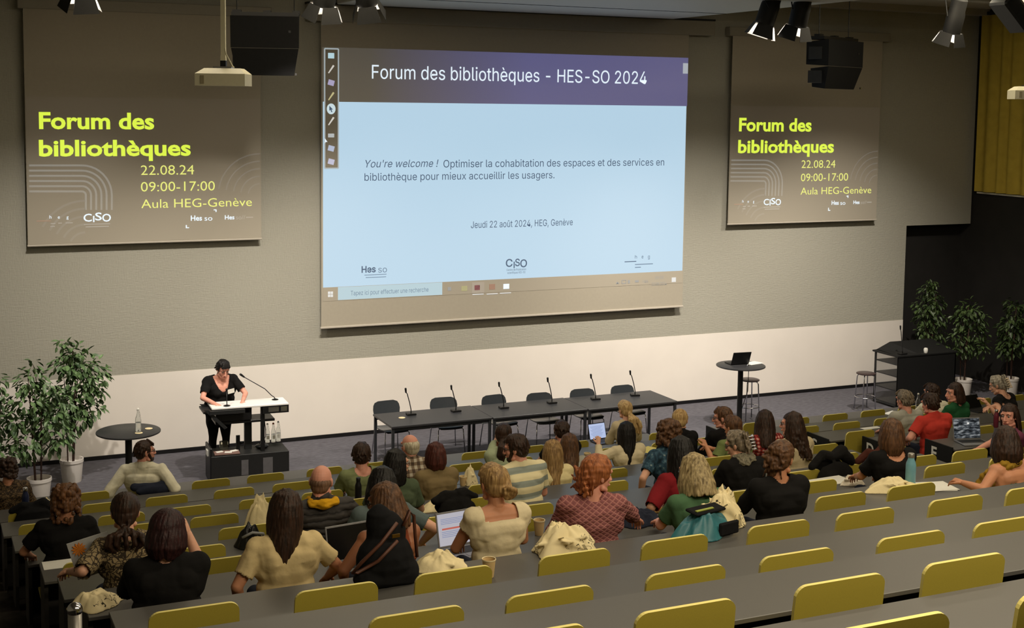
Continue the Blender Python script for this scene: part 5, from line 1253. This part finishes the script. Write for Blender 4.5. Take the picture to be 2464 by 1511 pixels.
P_('person with copper red hair and mauve lace jumper', 7, 1424, 1142, hair=('updo', H_rd, {'bz': -.06, 'bx': -.01, 'loose': 12, 'th': .012, 'fy': .05}), top=(M_lace, 'long', 'crew'), head=(-1.2, .12, 0), rz=-.25, seed=30, wide=1.18, sk=SK_P, armR=('px', (1550, 1266, 8.45), (.8, -.5, -.3)))
P_('person with blond bun and sleeveless cream linen top', 7, 1190, 1165, hair=('bun', H_db, {'bz': -.05, 'bx': .045, 'by': -.125, 'rb': .064, 'nb': 26}), top=(C_ecru, 'cap', 'boat'), head=(.05, .12, 0), seed=31, wide=1.06, sk=SK_T)
P_('person with loose brown hair and bare shoulders with thin brown straps, turned left', 7, 930, 1212, hair=('bob', H_br, {'L': .14, 'out': .03, 'th': .006, 'wave': .01, 'a0': 80, 'n': 58}), top=(C_terra, 'none', 'strap'), head=(.55, .05, 0), rz=.1, glasses=True, seed=32, sk=SK_D, wide=1.0, armL=((-.26, .34, .66), (-.8, -.5, -.3)))
P_('person with short grey hair and pale grey t-shirt in the right block', 2, 2178, 963, sex='m', hair=('short', H_gd), top=(C_grey, 'short', 'crew'), head=(.05, .15, 0), seed=33, sk=SK_P, wide=1.0)
P_('man with short dark brown hair and red polo shirt in the right block', 3, 2242, 972, sex='m', hair=('short', H_dk), top=(C_red, 'short', 'collar'), head=(.1, .2, 0), seed=34, wide=1.15, sk=SK_P, lean=.15, armL=((-.26, .38, .72), (-.8, -.5, -.3)))
P_('man with dark hair and white shirt hidden behind the red polo shirt', 1, 2243, 945, sex='m', hair=('short', H_dk), top=(C_white, 'short', 'collar'), head=(.1, .1, 0), seed=35, sk=SK_P, wide=.95)
P_('person with dark bob and deep green top looking left over the shoulder', 2, 2297, 945, hair=('bob', H_dk, {'L': .12, 'out': .02, 'a0': 78}), top=(C_dgreen, 'long', 'crew'), head=(1.05, .05, 0), rz=.25, seed=36, wide=1.15, sk=SK_P)
_c1 = P_('person with grey dark hair in a pale claw clip and black top, hands gesturing', 2, 2406, 925, hair=('updo', H_gr, {'bz': -.01, 'loose': 3}), top=(C_black, 'elbow', 'scoop'), head=(.25, .3, 0), seed=37, lean=.3, rz=.3, armL=('px', (2376, 972, 13.75), (-.8, -.3, -.5)), armR=('px', (2372, 985, 13.7), (.5, -.4, -.7)), wide=1.1)
P_('person with dark hair and purple t-shirt turned round with one arm stretched out', 4, 2428, 1002, hair=('long', H_dk, {'L': .22, 'a0': 84, 'push': .02}), top=(C_purple, 'short', 'crew'), head=(.75, .0, .1), rz=1.15, seed=38, lean=.1, armL=('px', (2322, 1088, 10.75), (-.2, -.6, -.8)), sk=SK_P)
P_('person with brown bob and black top behind the tall blue bottle', 6, 2142, 1046, hair=('bob', H_br, {'L': .16, 'out': .018, 'inw': .03, 'n': 62}), top=(C_black, 'short', 'scoop'), head=(-.55, .05, 0), rz=-.1, seed=39, sk=SK_T, wide=1.0)
_t, _P, _T, _a = P_('person with dark bob, bare shoulders and ochre scarf at the right edge', 7, 2417, 1066, hair=('bob', H_dk, {'L': .15, 'out': .024, 'th': .008, 'inw': .03, 'n': 62}), top=(C_dgreen, 'none', 'off'), head=(-.45, .12, 0), rz=.1, seed=40, sk=SK_T, wide=1.05, lean=.28, armL=('px', (2318, 1162, 8.2), (-.6, -.6, -.4)))
occupy(7.70, 7)
for _t2, _P2, _x, _m in ((_c1[0], _c1[1], .0, mat('pale hair clip', (226, 206, 178), .35)), (_c2[0], _c2[1], .02, M_steel)):
    _h = MB()
    for q in range(5): _h.chain([_P2(_x-.03, -.135, .045-.028*q), _P2(_x, -.162, .04-.028*q), _P2(_x+.03, -.135, .045-.028*q)], [.006, .009, .006])
    _h.chain([_P2(_x, -.16, .05), _P2(_x, -.165, -.08)], [.008, .008]); _h.build('hair_clip', _m, _t2, smooth=True)
_sc = MB().chain([_T(1.0, -.09, .02), _T(1.0, -.05, -.10), _T(.86, .06, -.17), _T(.62, .16, -.2), _T(.40, .2, -.24), _T(.25, .22, -.24)], [.03, .036, .045, .05, .055, .05]).chain([_T(.95, -.08, -.08), _T(.7, .03, -.22), _T(.42, .1, -.29), _T(.28, .14, -.3)], [.03, .04, .045, .04])
soft(_sc, 'scarf', C_ochre, _t, .008, 2, lambda o, me: wrinkle(me, .006, 4, (14, 14, 22)))
t, P, T, arms = person('standing speaker in black v-neck top reading behind the lectern, white badge on chest', (4.06, 19.26, 0), math.radians(188), s=1.0, lean=.18, stand=True, wide=1.4, head=(.05, .5, 0), hair=('short', H_bk, {'th': .004, 'fz': .07}), top=(C_black, 'short', 'vee'), bottom=C_black, armL=((-.20, .44, 1.10), (-.9, -.3, -.4)), armR=((.20, .44, 1.10), (.9, -.3, -.4)), seed=50, vox=.008, sk=SK_P)
q = T(.68, .185, -.10); b = MB().box((0, 0, 0), (.10, .008, .065)).build('name_badge', M_white, t); b.location = q; b.rotation_euler = (-.16, .15, 0)
# ------------------------------------------------------------------ belongings on the desks and seats
def on_desk(px, py, i):
    """point on the desk behind row i under the pixel; tries the neighbouring rows, else keeps to the desk's depth"""
    for j in (i, i-1, i+1, i-2, i+2):
        if -1 <= j < 12:
            z = desk_z(j); yf = YR[j]-.12 if j >= 0 else 16.93; p = at_z(px, py, z)
            if yf-.36 <= p[1] <= yf-.04: return p
    z = desk_z(i); yf = YR[i]-.12 if i >= 0 else 16.93; p = at_z(px, py, z); y = min(max(p[1], yf-.34), yf-.10)
    q = at_y(px, py, y); return np.array((q[0], y, z))
def doodle(N, L, o):
    v = N.new('ShaderNodeTexNoise'); v.inputs['Scale'].default_value = 24; v.inputs['Detail'].default_value = 1; L.new(o, v.inputs['Vector'])
    a = math_node(N, L, 'ABSOLUTE', math_node(N, L, 'SUBTRACT', v.outputs['Fac'], .5)); n2 = N.new('ShaderNodeTexNoise'); n2.inputs['Scale'].default_value = 5; L.new(o, n2.inputs['Vector'])
    return math_node(N, L, 'ADD', a, math_node(N, L, 'MULTIPLY', math_node(N, L, 'LESS_THAN', n2.outputs['Fac'], .54), .5))
M_tote = pattern_mat('printed cotton tote', [(0, (40, 36, 28)), (.012, (70, 62, 44)), (.03, (232, 216, 172)), (1, (232, 216, 172))], doodle)
M_cot = cloth('plain cotton', (232, 216, 172)); M_bagk = cloth('black bag cloth', (26, 26, 28)); M_strap = mat('brown leather strap', (84, 48, 34), .5, var=.15); M_tealbag = mat('teal bag fabric', (44, 104, 116), .4, rgb2=(64, 126, 134), scale=6)
M_brownbag = cloth('brown bag leather', (74, 40, 32))
def heap(name, lab, cat, loc, dims, m, seed, n=9, rz=0., spikes=3, amp=.010, handles=0, group=None, hm=None, vox=.009):
    """a slumped bag or garment: folded lobes grown together, with creases and poking corners"""
    rd = random.Random(seed); t = thing(name, lab, cat, tuple(loc), rz, group); f = MB(); w, d, h = dims
    def pile(c0, w, d, h, sd):                    # a rumpled mound of cloth: radial and crossing creases, pointed rim
        rs = np.random.RandomState(sd); NR, NT = 26, 96; th = np.linspace(0, 2*np.pi, NT, endpoint=False); kn = [rs.randint(3, 5), rs.randint(5, 8), rs.randint(8, 12)]; ph = rs.uniform(0, 2, 3)
        rim = 1+.22*(tri(th*kn[0]/np.pi+ph[0])-.5)+.16*(tri(th*kn[1]/np.pi+ph[1])-.5); vs = [rs.normal(0, 1, 2) for _ in range(4)]; off = rs.uniform(0, 2, 4); top, bot = [], []
        for i in range(NR+1):
            r = i/NR; x = r*rim*np.cos(th); y = r*rim*np.sin(th); tw = 1.3*r*np.sin(th*2+ph[2])
            ridge = .5*tri(th*kn[1]/np.pi+tw+ph[0])+.35*tri(th*kn[2]/np.pi-tw+ph[1]); cr = sum(tri((x*v[0]+y*v[1])*2.1+o) for v, o in zip(vs, off))/4
            z = (1-r**2.2)*(.50+.55*cr)+.36*ridge*np.sin(np.pi*min(1, r*1.05))*(1-.3*r)+.10*(1-r); z = np.maximum(z, .02)
            top.append(np.stack([c0[0]+x*w/2, c0[1]+y*d/2, c0[2]+z*h], 1)); bot.append(np.stack([c0[0]+x*w/2*.97, c0[1]+y*d/2*.97, np.full(NT, c0[2])], 1))
        f.grid_ring(bot[:1]+bot[1:]+top[::-1][:-1]+[top[0]*0+top[0].mean(0)+(top[0]-top[0].mean(0))*.01])
    pile((0, 0, 0), w*1.02, d*1.02, h*.82, seed)
    if n > 5: pile((w*rd.uniform(-.14, .14), d*.05, h*.12), w*.62, d*.66, h*.86, seed+70)
    for k in range(spikes if n > 5 else 0):       # loose corners of the cloth folded up
        a = rd.uniform(0, 6.28); e = np.array((w*.50*math.cos(a), d*.48*math.sin(a), h*rd.uniform(.15, .6))); sdv = np.array((-math.sin(a)*w*.26, math.cos(a)*d*.26, 0)); b0 = np.array((w*.10*math.cos(a), d*.10*math.sin(a), h*.42)); z_ = np.array((0, 0, .02))
        V = [b0-sdv, b0+sdv, e, b0-sdv+z_, b0+sdv+z_, e+z_]; f.add(V, [[0, 1, 2], [5, 4, 3], [0, 3, 4, 1], [1, 4, 5, 2], [2, 5, 3, 0]])
    def post(o, me):
        co = coords(me); co[:, 2] = np.maximum(co[:, 2], .002); put_coords(me, co)
    soft(f, 'fabric', m, t, vox*.75, 2, post)
    for k in range(handles):
        a = rd.uniform(-.5, .5); x = (-.2+.4*k)*w; hb = [(x, -d*.1, h*.5), (x+a*.1, -d*.45, h*.75), (x+w*.18, -d*.58, h*.45), (x+w*.3, -d*.5, .02), (x+w*.36, -d*.25, h*.3)]
        R = []
        for q in hb: R.append(np.array([(q[0]-.012, q[1], q[2]), (q[0]+.012, q[1], q[2]), (q[0]+.012, q[1]+.004, q[2]+.005), (q[0]-.012, q[1]+.004, q[2]+.005)]))
        MB().grid_ring(R).build('handle', hm or m, t, smooth=30)
    return t
TG = 'conference tote bags'
p = on_desk(1360, 1322, 7); heap('tote_bag', 'large crumpled cream tote with dark print behind the lace jumper', 'bag', p, (.50, .32, .19), M_tote, 21, 12, .25, 4, .008, 1)
p = on_desk(1758, 1262, 7); heap('tote_bag', 'cream tote slumped with one corner standing up over the teal bag', 'bag', p+np.array((-.02, .08, 0)), (.40, .26, .27), M_tote, 22, 10, .4, 5, .008, 1)
p = on_desk(1705, 1290, 7); t = heap('shoulder_bag', 'teal and black shoulder bag lying under the slumped cream tote', 'bag', p+np.array((-.02, .04, 0)), (.48, .28, .21), M_tealbag, 23, 5, .2, 0, .003, 0, vox=.008)
MB().box((.02, .0, .175), (.28, .12, .02), rot=rot('X', .1), bev=.008).build('flap', M_bagk, t); MB().box((.12, -.125, .06), (.18, .03, .09), bev=.01).build('side_pocket', M_bagk, t); MB().box((-.02, -.03, .188), (.16, .02, .006), rot=rot('X', .1)).build('trim', mat('lime trim', (150, 160, 70), .5), t)
p = on_desk(945, 1425, 7); t = thing('backpack', 'black slouchy backpack with brown leather straps standing between two empty seats', 'bag', (p[0], 7.46, ZT[7]-.06), .1)
f = MB().ell((0, 0, .15), (.19, .13, .18)).ell((.02, .02, .30), (.13, .10, .14)).ell((-.03, .02, .38), (.085, .07, .12)).cap((-.12, -.02, .06), (.12, -.02, .06), .09, .09)
soft(f, 'fabric', M_bagk, t, .009, 3, lambda o, me: folds(me, .006, 5, None, None))
for q in ([(.04, -.10, .40), (-.08, -.13, .30), (-.2, -.12, .20), (-.24, -.08, .13), (-.2, -.06, .12), (-.1, -.14, .2), (.03, -.13, .30)], [(.10, -.06, .36), (.15, -.04, .44), (.19, -.02, .40), (.20, -.02, .28), (.21, -.03, .14)]): MB().tube(q, .011, 8).build('strap', M_strap, t, smooth=True)
MB().box((.02, -.125, .33), (.05, .012, .02)).build('buckle', mat('brass', (200, 160, 90), .3, metal=1.), t)
p = on_desk(1065, 1352, 7); heap('tote_bag', 'cream cotton tote lying low between backpack and paper cup', 'bag', p+np.array((-.01, .05, 0)), (.34, .24, .12), M_cot, 24, 7, -.2, 2, .008, 0)
p = on_desk(1052, 1222, 4); heap('tote_bag', 'flat printed tote with papers on the desk behind the khaki top', 'bag', p, (.40, .30, .07), M_tote, 25, 6, .3, 2, .005, 1)
p = on_desk(1130, 1166, 3); heap('tote_bag', 'small upright printed tote beside the khaki sleeveless top', 'bag', p, (.18, .14, .22), M_tote, 26, 6, .2, 3, .006)
p = on_desk(2165, 1180, 6); heap('tote_bag', 'cream tote with twisted handles under the tall blue bottle', 'bag', p+np.array((-.05, .05, 0)), (.50, .28, .11), M_cot, 27, 8, 0, 2, .008, 2)
p = on_desk(228, 1450, 6); heap('tote_bag', 'cream printed tote hanging over the desk end near the ball topped post', 'bag', p+np.array((.0, -.03, .0)), (.34, .30, .09), M_tote, 28, 7, .5, 1, .006)
p = on_desk(108, 1225, 1); heap('crumpled_bag', 'crumpled beige bag on the desk beside the auburn curls', 'bag', p, (.24, .18, .13), M_tote, 29, 9, 0, 4, .009)
p = on_desk(620, 1275, 5); heap('tote_bag', 'cream tote standing behind the black camera bag', 'bag', p+np.array((.02, .0, 0)), (.30, .12, .33), M_cot, 30, 6, .1, 1, .005)
p = on_desk(605, 1320, 6); t = heap('camera_bag', 'black shiny camera bag beside the long brown hair', 'bag', p+np.array((.0, .06, 0)), (.24, .2, .22), mat('black shiny bag', (24, 24, 25), .3, var=.1), 31, 5, .1, 0, .003, vox=.007)
MB().tube([(-.1, -.1, .12), (-.02, -.13, .16), (.08, -.11, .13), (.11, -.08, .05)], .012, 8).build('strap', mat('grey strap', (150, 150, 150), .4), t, smooth=True)
p = on_desk(1548, 1262, 6); heap('folded_jacket', 'folded navy jacket on the desk between the lace jumper and green t-shirt', 'jacket', p+np.array((0, .06, 0)), (.40, .30, .12), C_navy, 32, 7, .1, 0, .006)
p = on_desk(1586, 1232, 6); heap('pouch', 'small tan pouch in front of the folded navy jacket', 'pouch', p, (.14, .07, .05), cloth('tan', (176, 144, 88)), 33, 3, .1, 0, .002, vox=.006)
# garments over seat backs
def drape(lab, px, i, w, m, seed, h=.26, up=.05, name='draped_jacket', cat='jacket', X=None):
    x = at_y(px, 1100, YR[i])[0] if X is None else X; t = thing(name, lab, cat, (x, YR[i]+.01, ZT[i]-.92)); f = MB()
    f.chain([(-w/2, 0, .92+up*.3), (-w/4, -.01, .92+up), (0, 0, .92+up*.7), (w/4, .0, .92+up), (w/2, .01, .92+up*.2)], [.045, .05, .045, .055, .04])
    f.ell((0, -.05, .92-h*.35), (w*.5, .045, h*.55)).ell((0, .07, .92-h*.3), (w*.48, .04, h*.5)); f.ell((w*.2, -.06, .92-h*.5), (w*.25, .045, h*.5))
    soft(f, 'fabric', m, t, .010, 2, lambda o, me: folds(me, .008, seed, None, None)); return t
drape('dark jacket hung over the seat of the man in the white shirt', 0, 0, .42, C_navy, 41, .12, .0, X=2.55)
drape('black bag slumped over a seat near the left edge', 0, 1, .40, M_bagk, 42, .26, .07, 'black_bag', 'bag', X=1.10)
drape('black jacket over a seat behind the khaki sleeveless top', 1098, 4, .40, C_black, 43, .22, .06)
drape('black padded jacket over a seat in the middle, beside the brown leather bag', 2028, 5, .46, C_black, 44, .34, .14, X=7.98)
drape('brown leather bag hung on a seat left of the brown bob', 2100, 5, .40, M_brownbag, 45, .36, .10, 'leather_bag', 'bag', X=8.50)
# cups
M_cup = mat('paper cup', (214, 184, 132), .6, var=.03); M_cupin = mat('paper cup rim', (240, 222, 178), .6)
def cup(lab, px, py, i, h=.11, r=.042):
    p = on_desk(px, py, i); t = thing('paper_cup', lab, 'cup', (p[0], p[1], p[2]+.001), 0, 'paper coffee cups')
    MB().lathe([(r*.72, 0), (r*.74, .003), (r, h), (r*.95, h-.002), (r*.7, .012)], n=28, caps=True).build('body', M_cup, t, smooth=40)
    MB().lathe([(r*.94, h-.004), (r*1.04, h-.003), (r*1.07, h+.002), (r*1.04, h+.006), (r*.94, h+.004)], n=28, caps=False).build('rim', M_cupin, t, smooth=40)
    return t
cup('paper cup on the desk behind the sleeveless linen top', 1176, 1388, 7); cup('paper cup between the blond bun and the lace jumper', 1297, 1287, 6)
cup('paper cup on the desk beside the khaki sleeveless top', 1114, 1168, 3, .10); cup('paper cup beside the man in the black shirt', 1413, 1108, 2, .09)
# bottles
def flask(lab, px, py, i, m, mc, h=.26, r=.036, z=None):
    p = on_desk(px, py, i); t = thing('drinking_bottle', lab, 'bottle', (p[0], p[1], p[2]+.001))
    MB().lathe([(r*.9, 0), (r, .006), (r, h*.62), (r*.93, h*.70), (r*.62, h*.82), (r*.60, h*.87)], n=24).build('body', m, t, smooth=50)
    MB().lathe([(r*.60, h*.87), (r*.66, h*.875), (r*.66, h*.985), (r*.58, h)], n=20).build('cap', mc, t, smooth=50); return t
flask('tall pale blue drinking bottle with steel cap standing on the cream tote', 2190, 1168, 6, mat('pale blue enamel', (116, 168, 184), .35, var=.05), mat('steel cap', (180, 176, 168), .3, metal=.8), .28, .043)
flask('matt black drinking bottle behind the quilted jacket', 862, 1207, 3, M_blk, M_blk, .26, .036)
flask('dark blue drinking bottle beside the foliage print top', 62, 1236, 0, mat('dark blue enamel', (30, 38, 70), .3), M_steel, .30, .04)
flask('wine red drinking bottle in front of the purple t-shirt', 2396, 1028, 2, mat('wine enamel', (110, 40, 56), .35), M_steel, .24, .034)
p = on_desk(2208, 992, 0); swing_bottle('clear glass bottle between the grey t-shirt and red polo shirt', tuple(p+np.array((0, 0, .001))), .28)
# laptops
M_doc = mat('document on screen', (120, 120, 120), .5, var=0., emit=(168, 186, 226), estr=.9); M_docl = mat('document lines', (80, 90, 120), .5, var=0., emit=(104, 122, 170), estr=.8)
p = on_desk(848, 1352, 6); l, B = laptop('open laptop with black screen and white login mark in front of the brown straps', (p[0], p[1]+.0, p[2]+.001), .12, .36, .25, 1.82)
on_screen(l, B, 'login_mark', M_wtext, .085, .135, .045, .012); on_screen(l, B, 'login_mark', M_wtext, .09, .112, .03, .028); on_screen(l, B, 'login_mark', M_wtext, .085, .075, .035, .006)
p = on_desk(1100, 1318, 6); l, B = laptop('open laptop showing a document with a red line beside the linen top', (p[0]+.03, p[1], p[2]+.001), .12, .36, .25, 1.82, screen=mat('pale document on screen', (120, 120, 120), .5, var=0., emit=(176, 176, 190), estr=.8))
on_screen(l, B, 'page_line', mat('red page line', (120, 60, 50), .5, var=0., emit=(186, 96, 84), estr=.8), 0, .13, .28, .012)
for q in range(8): on_screen(l, B, 'page_line', M_docl, -.01, .20-.011*q if q < 4 else .11-.012*(q-4), .27, .003)
p = on_desk(1440, 1052, -1); l, B = laptop('open laptop with bright text screen in the front row', (p[0], p[1], p[2]+.001), .12, .30, .24, 1.85, screen=M_doc, body=M_blk)
for q in range(9): on_screen(l, B, 'page_line', M_docl, -.01, .19-.017*q, .22-.03*(q % 3), .004)
def photo(N, L, o):
    w = N.new('ShaderNodeTexNoise'); w.inputs['Scale'].default_value = 14; mp = N.new('ShaderNodeMapping'); mp.inputs['Scale'].default_value = (1, 1, 3); L.new(o, mp.inputs[0]); L.new(mp.outputs[0], w.inputs['Vector']); return w.outputs['Fac']
mp_ = pattern_mat('photo on screen', [(.35, (20, 24, 30)), (.5, (70, 78, 88)), (.6, (130, 138, 148)), (1, (190, 196, 204))], photo); nt, N, L, b = nodes_of(mp_); L.new([n for n in N if n.type == 'VALTORGB'][0].outputs[0], b.inputs['Emission Color']); b.inputs['Emission Strength'].default_value = .5
p = on_desk(2328, 1060, 3); l, B = laptop('open laptop with a stony photo on screen on the desk lettered E', (p[0], p[1], p[2]+.001), -.25, .36, .26, 1.8, screen=mp_)
on_screen(l, B, 'heart_mark', M_i1, .02, .19, .03, .02)
p = on_desk(2345, 985, 1); laptop('dark open laptop beside the gesturing woman in black', (p[0], p[1], p[2]+.001), .1, .34, .22, 2.1, body=M_dgrey)
# papers
def paper(lab, px, py, i, w=.21, d=.3, rz=0., n=1, name='paper_sheet', lift=0., m=None):
    p = on_desk(px, py, i); t = MB()
    for k in range(n): t.box((.006*k, .01*(k % 2), .0015+.002*k), (w, d, .0015), rot=rot('Z', .06*k))
    o = t.build(name, m or M_white, None, loc=(p[0], p[1], p[2]+.001+lift)); o.rotation_euler = (0, 0, rz); return tag(o, lab, 'paper')
paper('white sheets lit brightly behind the laptop with the document', 1110, 1243, 5, .36, .26, .1, 3); paper('white leaflet near the brown straps and the flat tote', 1015, 1262, 5, .2, .12, .5)
paper('white notebook half under the blue bottle tote', 2248, 1172, 6, .3, .26, -.3, 3); paper('white papers on the desk before the grey t-shirt', 2150, 995, 1, .3, .2, .3, 2); paper('white paper strip on the desk behind the brown bob', 2095, 1030, 1, .3, .1, 0)
paper('long white board on the desk left of the clear plastic wrap', 1975, 1153, 5, .62, .2, 0.0, 2, 'white_board'); paper('white sheet beside the gesturing woman in black', 2362, 962, 1, .2, .25, .3)
paper('white sheet on the desk before the auburn curls', 150, 1346, 4, .3, .2, 0); paper('yellow envelope behind the cream shirt with black hair', 1562, 1092, 2, .3, .22, .5, 1, 'envelope', .05, mat('yellow envelope', (232, 214, 120), .7)); 
p = on_desk(2052, 1165, 6); heap('plastic_wrap', 'crumpled clear white plastic wrap at the end of the white board', 'wrap', p, (.26, .16, .09), mat('white plastic film', (226, 216, 196), .25), 51, 8, 0, 3, .008)
p = on_desk(170, 1375, 5)
q = [at_y(x, y, 9.30) for x, y in ((160, 1310), (258, 1279), (292, 1360), (188, 1396))]
o = MB().add(np.array([list(v) for v in q]+[list(v+np.array((0, .012, 0))) for v in q]), [[0, 1, 2, 3], [7, 6, 5, 4], [0, 4, 5, 1], [1, 5, 6, 2], [2, 6, 7, 3], [3, 7, 4, 0]])
t = thing('folder', 'pale grey folder with an orange sun mark held up by the snake print blouse', 'folder'); o.build('cover', mat('pale grey card', (176, 176, 174), .6), t)
c_ = at_y(190, 1322, 9.295); f = MB()
for k in range(12): a = k*math.pi/6; f.prism([(c_[0], c_[2]), (c_[0]+.035*math.cos(a-.2), c_[2]+.035*math.sin(a-.2)), (c_[0]+.05*math.cos(a), c_[2]+.05*math.sin(a)), (c_[0]+.035*math.cos(a+.2), c_[2]+.035*math.sin(a+.2))], 9.293, 9.299)
f.build('sun_mark', mat('orange print', (222, 132, 44), .6), t)
flush(); merge_skins()
